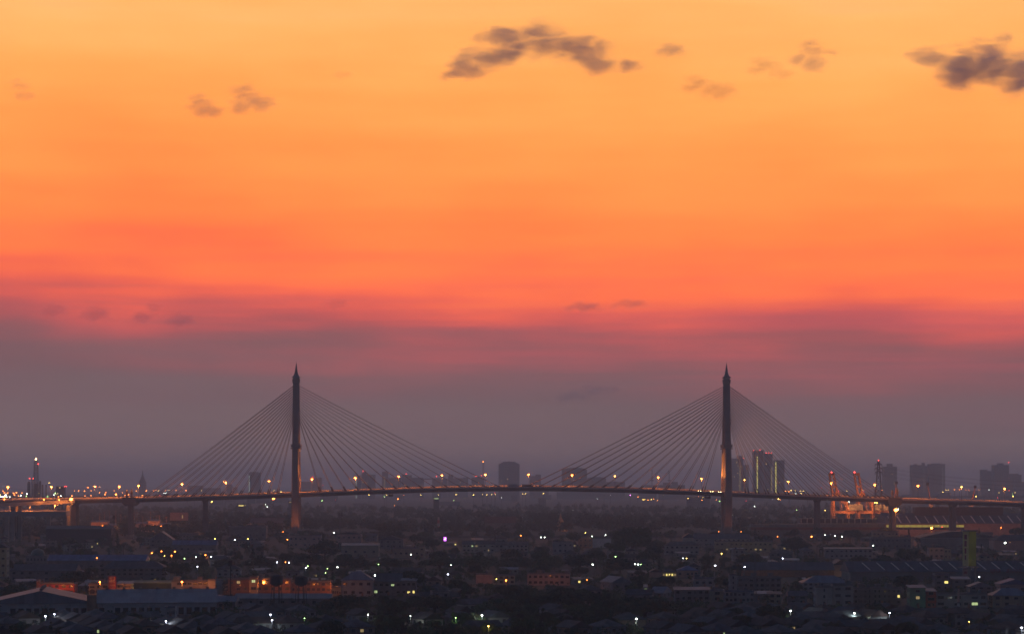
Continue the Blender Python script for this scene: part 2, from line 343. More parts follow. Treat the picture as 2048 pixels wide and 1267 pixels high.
sweep('road_surface', [(-13.6, -0.996), (13.6, -0.996), (13.6, -1.097), (-13.6, -1.097)][::-1], M_asph, bridge)
for v, hb in ((-13.9, 0.05), (13.9, 1.7), (0.0, 0.3)):
    sweep('barrier', [(v - 0.25, -1.09), (v + 0.25, -1.09), (v + 0.15, hb), (v - 0.15, hb)], M_barrier, bridge)
sweep('rail', [(-14.0, 0.35), (-13.88, 0.35), (-13.88, 0.50), (-14.0, 0.50)], M_conc, bridge)
TU = (u_of(592.5), u_of(1453.0))
DM = 0.5807
def zpx(y): return CZ + (HY - y) * DM
def leg_ring(u0, v0, z, a, b): return [(u0 - a, v0 - b, z), (u0 + a, v0 - b, z), (u0 + a, v0 + b, z), (u0 - a, v0 + b, z)]
def oct_ring(u0, v0, z, a, b, c=1.15): return [(u0 - a + c, v0 - b, z), (u0 + a - c, v0 - b, z), (u0 + a, v0 - b + c, z), (u0 + a, v0 + b - c, z), (u0 + a - c, v0 + b, z), (u0 - a + c, v0 + b, z), (u0 - a, v0 + b - c, z), (u0 - a, v0 - b + c, z)]
for k, u in enumerate(TU):
    t = empty('tower', None, None, (u, 0, 0)); t.parent = bridge
    t['label'] = ('left' if k == 0 else 'right') + ' concrete bridge tower with tapered spire'
    zd = zdeck(u)
    for s in (-1, 1):
        mb = MB()
        rings = [(0, 12.8, 4.7, 2.6), (zd - 6, 17.0, 4.4, 2.4), (zd + 8, 16.6, 4.2, 2.3), (118, 8.8, 3.9, 2.2), (146, 4.0, 3.75, 2.3)]
        for (z0, v0, a0, b0), (z1, v1, a1, b1) in zip(rings, rings[1:]):
            mb.frustum(oct_ring(0, s * v0, z0, a0, b0), oct_ring(0, s * v1, z1, a1, b1))
        # chamfer ribs down each edge so that the shaft catches the floodlight
        for q in (-1, 1): mb.box(q * 4.15 - 0.25, q * 4.15 + 0.25, s * 17.0 - 1.2, s * 17.0 + 1.2, zd - 2, zd + 3)
        obj('leg', mb.mesh('leg', M_tower), t)
        obj('bracket', MB().box(-5.6, 5.6, s * 10.9 - 3.0, s * 10.9 + 3.0, 103.2, 104.4).box(-5.4, 5.4, s * 10.9 - 2.8, s * 10.9 + 2.8, 105.2, 107.6).box(-5.6, 5.6, s * 10.9 - 3.0, s * 10.9 + 3.0, 107.8, 108.6).mesh('bracket', M_tower), t)
        mb = MB().box(-6.5, 6.5, s * 12.8 - 5, s * 12.8 + 5, 0, 5); obj('footing', mb.mesh('footing', M_concd), t)
    obj('crossbeam', MB().box(-3.4, 3.4, -14.6, 14.6, zd - 10.0, zd - 5.4).mesh('crossbeam', M_tower), t)
    obj('crossbeam', MB().box(-3.0, 3.0, -9.6, 9.6, 102.0, 107.2).mesh('crossbeam', M_tower), t)
    hd = obj('mast_head', MB().frustum(leg_ring(0, 0, 140, 3.85, 5.0), leg_ring(0, 0, 178, 3.6, 3.6)).mesh('mast_head', M_tower), t)
    for zz_ in np.arange(142, 177, 2.72): obj('anchor_band', MB().box(-3.98, 3.98, -4.2, 4.2, zz_ - 0.35, zz_ + 0.35).mesh('anchor_band', M_tower), hd)
    cr = MB()
    prof = [(3.6, 178.0), (4.1, 180.0), (4.5, 183.2), (4.5, 184.0)]
    for (a0, z0), (a1, z1) in zip(prof, prof[1:]): cr.frustum(leg_ring(0, 0, z0, a0, a0), leg_ring(0, 0, z1, a1, a1))
    obj('capital', cr.mesh('capital', M_tower), t)
    cr = MB(); prof = [(3.3, 184.0), (3.4, 185.4), (4.9, 185.9), (4.7, 186.5), (3.0, 188.0), (1.95, 190.4), (1.5, 193.0), (0.9, 197.5), (0.25, 202.6)]
    for (a0, z0), (a1, z1) in zip(prof, prof[1:]): cr.frustum(leg_ring(0, 0, z0, a0, a0), leg_ring(0, 0, z1, a1, a1))
    sp = obj('spire', cr.mesh('spire', M_concd), t)
    obj('finial', MB().tube((0, 0, 202.5), (0, 0, 205.0), 0.12, 0.05).mesh('finial', M_steel), sp)
    sides = [(-1, np.linspace(u_of(288 if k == 0 else 1050.5), u_of(555 if k == 0 else 1406), 15)), (1, np.linspace(u_of(1000 if k == 0 else 1779), u_of(641 if k == 0 else 1495), 15))]
    for sd, us in sides:
        for i, ud in enumerate(us):
            zt = zpx(772 + i * 4.75); zb = zdeck(ud) - 0.3
            for s in (-1, 1):
                a = Vector((u + sd * 3.4, s * (2.6 + 0.06 * i), zt)); b = Vector((ud, s * 12.4, zb)); d = (a - b)
                mb = MB(); seg = 6; pts_ = []
                for q in range(seg + 1):
                    w = q / seg; p = b + d * w; p.z -= d.length * 0.006 * 4 * w * (1 - w); pts_.append(p)
                for p, q in zip(pts_, pts_[1:]): mb.tube(p, q, 0.25, n=5)
                c = obj('cable', mb.mesh('cable', M_cable), bridge)
                dn = d.normalized()
                obj('anchor_sleeve', MB().tube(b - dn * 1.0, b + dn * 6.5, 0.72, 0.55, n=6).mesh('anchor_sleeve', M_dark), c)
# piers of the bridge
def pier(parent, x, yb, w, anchor=False, bases=(-9, 9)):
    u = u_of(x); z = zdeck(u); p = empty('pier', None, None, (u, 0, 0)); p.parent = parent
    a = w / 2
    for v in bases:
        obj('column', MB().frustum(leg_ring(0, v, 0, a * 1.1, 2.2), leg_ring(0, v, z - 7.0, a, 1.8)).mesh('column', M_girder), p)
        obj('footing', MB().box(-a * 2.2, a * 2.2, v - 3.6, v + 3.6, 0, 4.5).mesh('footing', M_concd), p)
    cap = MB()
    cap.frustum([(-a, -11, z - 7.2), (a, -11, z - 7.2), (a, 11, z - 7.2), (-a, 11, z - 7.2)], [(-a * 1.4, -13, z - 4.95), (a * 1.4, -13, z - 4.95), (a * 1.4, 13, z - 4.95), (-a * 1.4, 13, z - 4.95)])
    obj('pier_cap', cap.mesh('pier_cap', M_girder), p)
    if anchor:
        hb = MB().box(-7.6, 7.6, -16.6, -14.4, z - 6.5, z + 1.2).box(-7.6, 7.6, 14.4, 16.6, z - 6.5, z + 1.2)
        hb.frustum([(-4.5, -15.6, z - 9.0), (4.5, -15.6, z - 9.0), (4.5, 15.6, z - 9.0), (-4.5, 15.6, z - 9.0)], [(-8, -16.6, z - 5.6), (8, -16.6, z - 5.6), (8, 16.6, z - 5.6), (-8, 16.6, z - 5.6)])
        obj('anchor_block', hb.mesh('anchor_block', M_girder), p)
    return p
pier(bridge, 262, 1070, 4.0, True, (-8, 8)); pier(bridge, 1785, 1070, 4.6, True, (-8, 8))
for x in (411, 1634, 1905, 2050): pier(bridge, x, 1070, 3.8)
for x in (150, 30): pier(bridge, x, 1060, 5.6)
# maintenance gantries hung under the deck
for x in (782, 1414):
    u = u_of(x); z = zdeck(u) - 4.95
    g = empty('inspection_gantry', ('left' if x < 1000 else 'right') + ' dark inspection gantry hung under the bridge deck', 'gantry', bw(u, -8, z - 3.0), ANG)
    obj('cage', MB().box(-2.6, 2.6, -6, 6, -0.3, 2.2).mesh('cage', M_dark), g)
    for s in (-1, 1): obj('hanger', MB().box(s * 2.2 - 0.15, s * 2.2 + 0.15, -5, 5, 2.2, 3.05).mesh('hanger', M_dark), g)
# flame-shaped guardian ornaments on the end piers
flame = MB().lathe([(0.9, 0), (1.5, 0.8), (1.1, 1.7), (1.9, 3.2), (2.0, 4.8), (1.5, 6.6), (0.8, 8.2), (0.15, 9.6)], 10)
flame_me = flame.mesh('flame_body', M_brass)
ped_me = MB().box(-1.7, 1.7, -1.7, 1.7, 0, 1.3).mesh('pedestal', M_concd)
def ornament(x, v, s, label, hgt=1.0):
    u = u_of(x); z = zdeck(u) + 1.2
    o = empty('guardian_ornament', label, 'ornament', bw(u, v, z), ANG, 'flame ornaments on the monument piers')
    obj('pedestal', ped_me, o); obj('flame_body', flame_me, o, (0, 0, 1.3), 0, (s * 0.75, s * 0.75, s * 0.85 * hgt))
    return o
ornament(257.5, -15.5, 1.0, 'flame-shaped ornament on the left monument pier, nearer its left edge')
o = ornament(267, -15.5, 1.05, 'orange-lit flame-shaped ornament on the left monument pier, nearer the cables')
ornament(1779.5, -15.5, 1.0, 'orange-lit flame ornament on the right monument pier, left one of two')
ornament(1789, -15.5, 1.0, 'taller dark flame ornament on the right monument pier, right one of two', 1.35)

# ------------------------------------------------------------------ lamps
head_me = {}
def sph(name, m):
    mb = MB(); prof = [(0.02, -1), (0.6, -0.8), (0.95, -0.3), (0.95, 0.3), (0.6, 0.8), (0.02, 1)]
    return mb.lathe(prof, 8).mesh(name, m)
for k in COLS: head_me[k] = sph('lamp_head', E[k])
pole_me = MB().tube((0, 0, 0), (0, 0, 1), 0.12, 0.08, 5).mesh('pole', M_steel)
hood_me = MB().lathe([(1.25, 0), (1.1, 0.35), (0.2, 0.6)], 8).mesh('hood', M_dark)
base_me = MB().box(-0.35, 0.35, -0.35, 0.35, 0, 0.5).mesh('base', M_concd)
def lamp(x, y, c, s, d=None, h=None, z0=0.0, power=0, name='street_lamp', what=None, reg=True, keep=True):
    """lamp whose head is seen at photo (x, y); s = apparent head size in photo pixels"""
    if d is None:
        hh = h or 7.0; d = F * (CZ - z0 - hh) / (y - HY)
    p = px(x, y, d); r = 0.5 * s * d / F
    o = bpy.data.objects.new(name, None); col.objects.link(o); o.location = (p.x, p.y, z0); o['category'] = 'lamp'; o['group'] = 'street lamps'
    hh = p.z - z0
    if d < 5200: obj('base', base_me, o)
    wd = max(1.0, d / 1500)
    obj('pole', pole_me, o, (0, 0, 0), 0, (wd, wd, hh - r * 0.4))
    hd = obj('lamp_head', head_me[c], o, (0, -0.14 * wd - r * 0.3, hh), 0, (r, r, r * 0.8))
    if d < 5200: obj('hood', hood_me, o, (0, -0.14 * wd - r * 0.3, hh + r * 0.75), 0, r)
    if power: light(o, 'POINT', (0, -r - 1.0, hh - r - 0.2), power, COLS[c], max(0.3, r))
    if what is None: what = f'{CNAME[c]} ' + ('lit far lamp' if d > 4500 else 'street lamp')
    pend(o, what, x, y)
    if keep: protect(x - 3, x + 3, y - 3, y + 3, d)
    return o

# lamps along the deck, 50 m apart, some of them dim
deck_arm = MB().tube((0, 0, 0), (1.6, 0, 0.5), 0.09).tube((0, 0, 0), (-1.6, 0, 0.5), 0.09).mesh('arm', M_steel)
DL = [(2009, 976, 1), (1923, 973, .4), (1836, 970.5, 1), (1749.5, 968, 1), (1662.5, 965, 1), (1576, 962, .3), (1489.5, 959, .3), (1403, 956.5, 1), (1316.5, 953.5, 1), (1230, 951, .25),
      (1144, 949, 1), (1057.5, 948, 1), (970.5, 948, 1), (884, 949.5, 1), (797.5, 952, 1), (710.5, 955, 1), (624, 957.5, 1.2), (538, 961, .7), (451.5, 964, 1), (364, 967, 1), (277, 970.5, 1), (238.5, 971.8, .9), (190, 972, 1.2), (103, 972.8, 1.3), (16, 972.8, 1.3)]
for i, (x, y, b) in enumerate(DL):
    u = u_of(x); v = -0.0
    z = zdeck(u) + 0.05; hh = max(CZ + (HY - y) / F * (BY + u * SA) - z, 8)
    o = empty('deck_lamp', None, 'lamp', bw(u, v, z), ANG, 'lamps along the bridge deck'); pend(o, ('bright' if b >= 1 else 'dim') + ' double-armed deck lamp', x, y)
    obj('pole', pole_me, o, (0, 0, 0), 0, (1.5, 1.5, hh)); obj('arm', deck_arm, o, (0, 0, hh - 0.6))
    for s in (-1, 1): obj('lamp_head', head_me['O' if b >= 0.5 else 'Y'], o, (s * 0.5, -0.25, hh), 0, (0.36 + 0.24 * b, 0.3, 0.22 + 0.2 * b))
    light(o, 'POINT', (0, -0.8, hh - 0.9), 26000 * b, COLS['O'], 0.5)
# floodlights on the deck that wash the inner faces of the towers and the stays
def flood(x, v, aim, power, ang, label, c=(1.0, 0.33, 0.06)):
    u = u_of(x); z = zdeck(u) + 0.1
    o = empty('floodlight', label, 'floodlight', bw(u, v, z), ANG, 'tower floodlights on the bridge deck')
    obj('stand', MB().box(-0.3, 0.3, -0.3, 0.3, -1.0, 0.9).mesh('stand', M_dark), o)
    obj('housing', MB().box(-0.6, 0.6, -0.5, 0.5, 0.9, 1.7).mesh('housing', M_dark), o)
    a = Vector(aim) - Vector((u, v, z))
    light(o, 'SPOT', (0, 0, 2.2), power, c, 0.5, a, ang, 0.5)
flood(634, 6, (TU[0] - 6, 3, 124), 380000, 15, 'floodlight on the deck right of the left tower, far side')
flood(632, -13.2, (TU[0], -9, 90), 190000, 42, 'floodlight on the deck right of the left tower, near side')
flood(1412, 6, (TU[1] + 8, 3, 86), 300000, 50, 'floodlight on the deck left of the right tower, far side')
flood(1412, -13.2, (TU[1], -9, 84), 170000, 46, 'floodlight on the deck left of the right tower, near side')

# vehicles on the deck
wheel_me = MB().tube((0, -0.12, 0), (0, 0.12, 0), 0.34, n=10).mesh('wheel', M_dark)
M_car = mat('car_paint', (0.2, 0.2, 0.2), 0.35, 0.05, 1.0, ramp_cols=[(0.45, 0.45, 0.45), (0.06, 0.06, 0.07), (0.20, 0.03, 0.03), (0.25, 0.26, 0.28)])
def ring_y(pts2, y): return [(a, y, b) for a, b in pts2]
cb = [(-2.15, 0.35), (2.15, 0.35), (2.2, 0.75), (1.1, 0.95), (-1.2, 1.0), (-2.2, 0.9)]
cc = [(-1.9, 0.95), (0.95, 0.93), (0.3, 1.45), (-1.3, 1.48)]
car_body = MB().frustum(ring_y(cb, 0.85), ring_y(cb, -0.85)).mesh('body', M_car)
car_cabin = MB().frustum(ring_y(cc, 0.75), ring_y(cc, -0.75)).mesh('cabin', M_glass)
E_head = emit('headlight', (1.0, 0.82, 0.42), 22.0)
hl_me = MB().box(-0.06, 0.06, -0.22, 0.22, -0.12, 0.12).mesh('headlight', E_head)
def car(x, v, i):
    u = u_of(x); o = empty('car', f'{ORD[i - 1]} from the left of the headlit cars left of the right bridge tower', 'car', bw(u, v, zdeck(u) - 0.995), ANG + math.pi * 0, 'cars on the bridge deck')
    obj('body', car_body, o); obj('cabin', car_cabin, o)
    for a in (-1.35, 1.35):
        for b in (-0.8, 0.8): obj('wheel', wheel_me, o, (a, b, 0.34))
    for b in (-0.6, 0.6): obj('headlight', hl_me, o, (2.22, b * 1.0 - 0.25, 0.95), 0, 3.0)
for i, x in enumerate((1391, 1396, 1415, 1420, 1431, 1435.5)): car(x, -11.6 + (i % 2) * 3.2, i + 1)
tl_me = MB().box(-0.06, 0.06, -0.22, 0.22, -0.1, 0.1).mesh('tail_light', emit('tail_light', (1.0, 0.08, 0.04), 8.0))
for x, v in ((318, -11.2), (392, -7.8), (476, -11.2), (655, -7.8), (742, -11.2), (860, -11.0), (905, -7.8), (1122, -11.2), (1205, -8.0), (1280, -11.2), (1530, -8.0), (1598, -11.2), (1705, -8.0), (1842, -11.2), (1968, -8.0)):
    u = u_of(x); o = empty('car', None, 'car', bw(u, v, zdeck(u) - 0.995), ANG, 'cars on the bridge deck'); obj('body', car_body, o); obj('cabin', car_cabin, o)
    for a in (-1.35, 1.35):
        for b in (-0.8, 0.8): obj('wheel', wheel_me, o, (a, b, 0.34))
    for b in (-0.6, 0.6): obj('headlight', hl_me, o, (2.22, b, 0.75), 0, 1.4); obj('tail_light', tl_me, o, (-2.24, b, 0.8), 0, 1.4)
    pend(o, 'small car on the bridge deck', x, 990)
def truck(x0, x1, v, label, c):
    ua, ub = u_of(x0), u_of(x1); u = (ua + ub) / 2; l = (ub - ua)
    o = empty('truck', label, 'truck', bw(u, v, zdeck(u) - 0.995), ANG)
    obj('cargo_box', MB().box(-l / 2, l / 2 - 2.6, -1.25, 1.25, 1.0, 3.9).mesh('cargo_box', c), o)
    obj('cab', MB().frustum([(l / 2 - 2.4, -1.2, 0.6), (l / 2, -1.2, 0.6), (l / 2, 1.2, 0.6), (l / 2 - 2.4, 1.2, 0.6)], [(l / 2 - 2.4, -1.2, 3.0), (l / 2 - 0.5, -1.2, 3.0), (l / 2 - 0.5, 1.2, 3.0), (l / 2 - 2.4, 1.2, 3.0)]).mesh('cab', M_car), o)
    obj('chassis', MB().box(-l / 2, l / 2 - 0.2, -0.5, 0.5, 0.5, 0.98).mesh('chassis', M_dark), o)
    for a in (-l / 2 + 1.2, -l / 2 + 2.6, l / 2 - 1.4):
        for b in (-1.05, 1.05): obj('wheel', wheel_me, o, (a, b, 0.5), 0, 1.45)
truck(1014, 1038, -11.4, 'long pale-sided truck on the bridge deck in front of the round-shouldered tower block', M_white)
truck(1043, 1066, -8.2, 'dark-sided truck on the bridge deck at mid span', M_steel)

# ------------------------------------------------------------------ approach ramps on the left
def poly_deck(name, label, pts_top, t, m=M_conc, par=None):
    """thick slab with parapets from a list of (x,y) ground points (convex, ccw) at height z"""
    o = empty(name, label, 'ramp', (pts_top[0][0], pts_top[0][1], 0))
    ox, oy = pts_top[0][0], pts_top[0][1]
    P = [(a - ox, b - oy, c) for a, b, c in pts_top]; n = len(P)
    obj('slab', MB().frustum([(a, b, c - t) for a, b, c in P], P).mesh('slab', m), o)
    for i in (par or range(n)):
        a, b = Vector(P[i]), Vector(P[(i + 1) % n]); dd = (b - a).normalized(); q = Vector((-dd.y, dd.x, 0)) * 0.25
        z = Vector((0, 0, 1.1)); e = Vector((0, 0, 0.004))
        obj('parapet', MB().frustum([a + e, b + e, b + q + e, a + q + e], [a + z, b + z, b + q + z, a + q + z]).mesh('parapet', m), o)
    return o
def W3(x, y, d): return tuple(px(x, y, d))
d0 = 2490
z_l = CZ + (HY - 1024) / F * d0
lr = poly_deck('loop_ramp', 'lower loop ramp lit orange beneath the left bridge approach', [(gx(-70, d0), d0, z_l), (gx(132, d0), d0, z_l), (gx(140, 2540), 2540, z_l), (gx(40, 2760), 2760, z_l), (gx(-70, 2760), 2760, z_l)], 4.2, M_conc, (0, 1, 2))
for x, d in ((14, 2500), (25, 2500), (97, 2500), (130, 2530), (14, 2640)):
    obj('column', MB().box(-2.1, 2.1, -1.6, 1.6, 0, z_l - 4.25).mesh('column', M_conc), lr, (gx(x, d) - lr.location.x, d - lr.location.y, 0))
zu = CZ + (HY - 1004) / F * 2540
ur = poly_deck('slip_ramp', 'upper slip ramp joining the bridge deck at the far left', [(gx(-70, 2450), 2450, zu - 3), (gx(150, 2560), 2560, zu + 2.0), (gx(150, 2566), 2566, zu + 2.0), (gx(-70, 2464), 2464, zu - 3)], 3.0, M_conc, (0, 2))
for x, d in ((137, 2556), (40, 2512)):
    obj('column', MB().box(-1.9, 1.9, -1.5, 1.5, 0, zu - 3.2).mesh('column', M_conc), ur, (gx(x, d) - ur.location.x, d - ur.location.y, 0))
for i, (x, y, d, pw) in enumerate(((142.5, 997.5, 2540, 30000), (60, 1008, 2620, 42000), (110, 1010, 2650, 42000), (20, 1009, 2600, 30000), (88, 998.5, 2520, 6000), (118, 998.5, 2520, 6000), (9, 997.5, 2510, 6000))):
    big = i == 0
    lamp(x, y, 'O', 6.5 if big else 2.2, d=d, z0=z_l if y > 1005 else 0, power=pw, name='ramp_lamp', what=('very bright ' if big else '') + 'orange lamp over the approach ramp')

# ------------------------------------------------------------------ far elevated expressway (carries the far rows of lamps)
def viaduct(x0, x1, d, z, label):
    a, b = gx(x0, d), gx(x1, d); o = empty('far_viaduct', label, 'viaduct', ((a + b) / 2, d, 0)); l = (b - a) / 2
    obj('deck', MB().box(-l, l, -8, 8, z - 2.2, z).mesh('deck', M_conc), o)
    for s in (-8, 8): obj('parapet', MB().box(-l, l, s - 0.2, s + 0.2, z + 0.004, z + 1.1).mesh('parapet', M_conc), o)
    cm = MB().box(-1.3, 1.3, -2, 2, 0, z - 2.25).mesh('column', M_conc)
    n = max(3, int(2 * l / 45))
    for i in range(n): obj('column', cm, o, (-l + (i + 0.5) * 2 * l / n, 0, 0))
viaduct(-60, 470, 5600, 30, 'faint elevated expressway far behind the left half of the bridge')
viaduct(1560, 2110, 5600, 30, 'faint elevated expressway far behind the right end of the bridge')
far_l = [(6, 981, 'O', 1.6), (9, 985, 'O', 2), (15.5, 985, 'O', 2.2), (27, 985.5, 'O', 2.2), (33, 984.5, 'O', 2.2), (44, 985, 'O', 1.4), (29, 989, 'O', 2), (37, 991, 'O', 1.4), (70, 978.5, 'O', 2), (75, 992, 'O', 2), (121, 976, 'O', 2), (129, 985, 'O', 1.6), (144, 991, 'O', 1.8), (117, 992.5, 'O', 1.6),
         (170, 991, 'O', 1.2), (157, 980.5, 'O', 1.6), (149, 981, 'O', 1), (169, 981, 'O', 1.6), (176, 974, 'O', 1.8), (182, 981, 'O', 1.2), (182, 990.5, 'O', 1.3), (198.5, 973, 'O', 1), (199, 984.5, 'O', 1.4), (212, 984, 'O', 1.6), (210, 988, 'O', 1.8), (232, 988, 'O', 3.4), (229, 980, 'O', 1), (245, 984.5, 'O', 1.3), (250, 990, 'O', 1.2),
         (257, 988, 'O', 1.5), (273, 981, 'O', 1.5), (285, 990, 'O', 1.3), (293, 980.5, 'O', 1.8), (307, 980.5, 'O', 1.4), (312, 979.5, 'O', 1.4), (317, 980.5, 'Y', 1), (331, 980.5, 'O', 1.2), (338, 980, 'Y', 1), (353, 980, 'O', 1.7), (372, 980, 'O', 1.9), (403, 980, 'Y', 1.1), (389, 989.5, 'Y', 2), (548, 980, 'Y', 1.2), (562, 983, 'Y', 1.4),
         (77, 985.5, 'Y', 1.2), (82, 985.5, 'Y', 1.1), (98, 965, 'Y', 1.2), (67, 974.5, 'Y', 1), (54, 987, 'W', 1.8), (42, 990.5, 'W', 1.8), (57, 991, 'W', 1.2), (108, 989, 'W', 1.4), (111, 985.5, 'G', 1.4), (122, 991, 'W', 1.6), (58, 984, 'G', 1.2), (53, 991.5, 'G', 1), (95, 992, 'G', 1), (135, 995, 'G', 1.2), (157, 995, 'W', 1.8), (129.5, 995, 'G', 1.1),
         (2, 992.5, 'W', 1.8), (6, 993, 'W', 1.8), (9.5, 991, 'W', 2.0), (12, 988.5, 'W', 1.6), (14, 993, 'W', 1.5), (20, 993, 'W', 1.5), (10, 993.5, 'Y', 1.5), (0.5, 989, 'Y', 1.5), (328, 985.5, 'W', 1.1), (332, 985.5, 'W', 1.1), (320, 990, 'R', 1), (354, 989.5, 'O', 1.2),
         (1571, 981.5, 'O', 1.5), (1576, 980.5, 'O', 1.2), (1578, 982.5, 'O', 1.5), (1582, 980, 'Y', 1.7), (1587, 982, 'O', 1.2), (1590, 980, 'Y', 1.1), (1600, 981, 'Y', 1.1), (1604, 980.5, 'Y', 1.3), (1606.5, 981, 'Y', 1.1), (1591, 986, 'W', 1.6), (1602, 986, 'Y', 1.2), (1614, 983, 'Y', 1), (1643, 974, 'R', 1.2), (1657, 984, 'R', 1), (1677, 981.5, 'R', 1.6),
         (1685, 980.5, 'Y', 1.2), (1693.5, 981, 'Y', 1.3), (1725, 979.5, 'Y', 1.1), (1727, 981.5, 'R', 1.6), (1764, 979.5, 'O', 1), (1796, 979.5, 'Y', 1), (1886, 983, 'Y', 1.1), (1892, 979, 'Y', 1), (1897, 979, 'Y', 1), (1909, 979, 'O', 1.5), (1919, 978.5, 'O', 1.3), (1932, 979, 'O', .8), (1938, 979, 'O', .8), (1959, 978.5, 'O', .9), (1952, 992, 'Y', 1.7),
         (1978, 978.5, 'W', .9), (1998, 984, 'Y', 1.2), (2025, 986.5, 'G', 1), (2025.5, 989, 'G', 1.2), (2026, 992, 'Y', 1.8), (2030, 984, 'Y', 1), (2018, 980, 'R', 1.4), (1995, 994.5, 'R', 1.6), (1761, 994, 'R', 1.7)]
for x, y, c, s in far_l:
    on = (x < 470 or x > 1560)
    d = 5592.5 if on and y < 987 else random.uniform(4300, 5200)
    lamp(x, y, c, s * (0.95 if x < 300 else 0.75), d=d, z0=30.0 if d > 5590 and px(x, y, d).z > 34 else 0, name='far_lamp', keep=False)
far_b = [(424, 1002, 'Y', 2.6), (423, 1004, 'Y', 1.5), (531, 1008, 'W', 2), (534.5, 1013, 'W', 2), (547, 996, 'O', 7.5), (571.5, 1036, 'C', 1.8), (574.5, 1048, 'G', 1), (738, 989, 'Y', 1.3), (773, 989, 'Y', 1.2), (769, 993, 'G', 1), (796, 997, 'O', 2.4), (789, 1010, 'O', 1.3), (794, 1017, 'W', 1.2), (807.5, 989, 'O', .8), (842, 988.5, 'Y', 1.4), (876.5, 988.5, 'Y', 1.2),
         (912, 988, 'Y', 1.5), (947, 988.5, 'Y', 1.8), (965, 988, 'Y', 1.2), (974, 989, 'Y', 1.3), (983, 988, 'Y', 1.3), (989.5, 985.5, 'R', 1.2), (991, 987.5, 'Y', 1.2), (1003, 995, 'W', 1.3), (908, 1000, 'G', 1), (1045.5, 986.5, 'Y', 1.2), (1051, 986.5, 'Y', 1.3), (1087, 986, 'Y', 1.3), (1118, 1007.5, 'R', 1), (1260.5, 989.5, 'M', 1.7), (1276, 993, 'O', 1.4), (1286, 998.5, 'Y', 1.4), (1290, 998, 'Y', 1.4), (1296, 999.5, 'O', 1.8), (1302, 998, 'Y', 1.5), (1307, 997.5, 'O', 1.5), (1314.5, 999.5, 'O', 1.4),
         (1326, 989, 'Y', 1.1), (1376, 996, 'Y', 1.4), (1397, 992, 'O', 1), (1404, 999.5, 'O', 1.8), (1406, 994, 'Y', 1.1), (1433, 998.5, 'O', 1.3), (1439, 1001, 'G', 1.3), (1397, 1003, 'G', .9), (1500, 993, 'Y', 1.1), (1492, 1001, 'R', 1.4), (1509, 1011.5, 'W', 1.7), (1557, 997, 'Y', 2.8), (1560, 998.5, 'O', 1.5), (1593.5, 1019, 'G', 1.1), (1650, 1020, 'Y', 1.8), (1698, 1003, 'W', 2), (646, 970, 'R', 1.1), (671, 998.5, 'R', 1), (644, 1000.5, 'G', 1.5), (1195, 997, 'W', .8), (1221, 989, 'W', .8), (1208, 989, 'Y', .7), (1146, 1020, 'W', .7), (921, 1016, 'R', .6)]
for x, y, c, s in far_b:
    d = random.uniform(4300, 5000) if y < 1003 else F * 50 / (y - HY)
    lamp(x, y, c, s * 0.72, d=d, name='far_lamp', keep=False)
# lit banners of far depots
for x0, x1, y, m in ((868, 877, 996.5, E_wing), (477, 487, 1010.5, E_win), (489, 492, 1010, E_dim), (578, 584, 1003.5, E_dim)):
    d = 4100; p0, p1 = px(x0, y - 1, d), px(x1, y + 0.6, d)
    o = empty('lit_depot', 'small far depot with a glowing strip under its eave', 'building', (p0.x, d, 0))
    w = p1.x - p0.x; obj('wall', MB().box(-1, w + 1, 1, 9, 0, p0.z + 1).mesh('wall', M_far), o); obj('lit_strip', MB().box(0, w, 0.6, 0.99, p1.z, p0.z).mesh('lit_strip', m), o)
    obj('roof', MB().box(-2, w + 2, 0, 10, p0.z + 1.002, p0.z + 1.8).mesh('roof', M_tin), o)
    pend(o, 'small far depot with a glowing strip', x0, y)

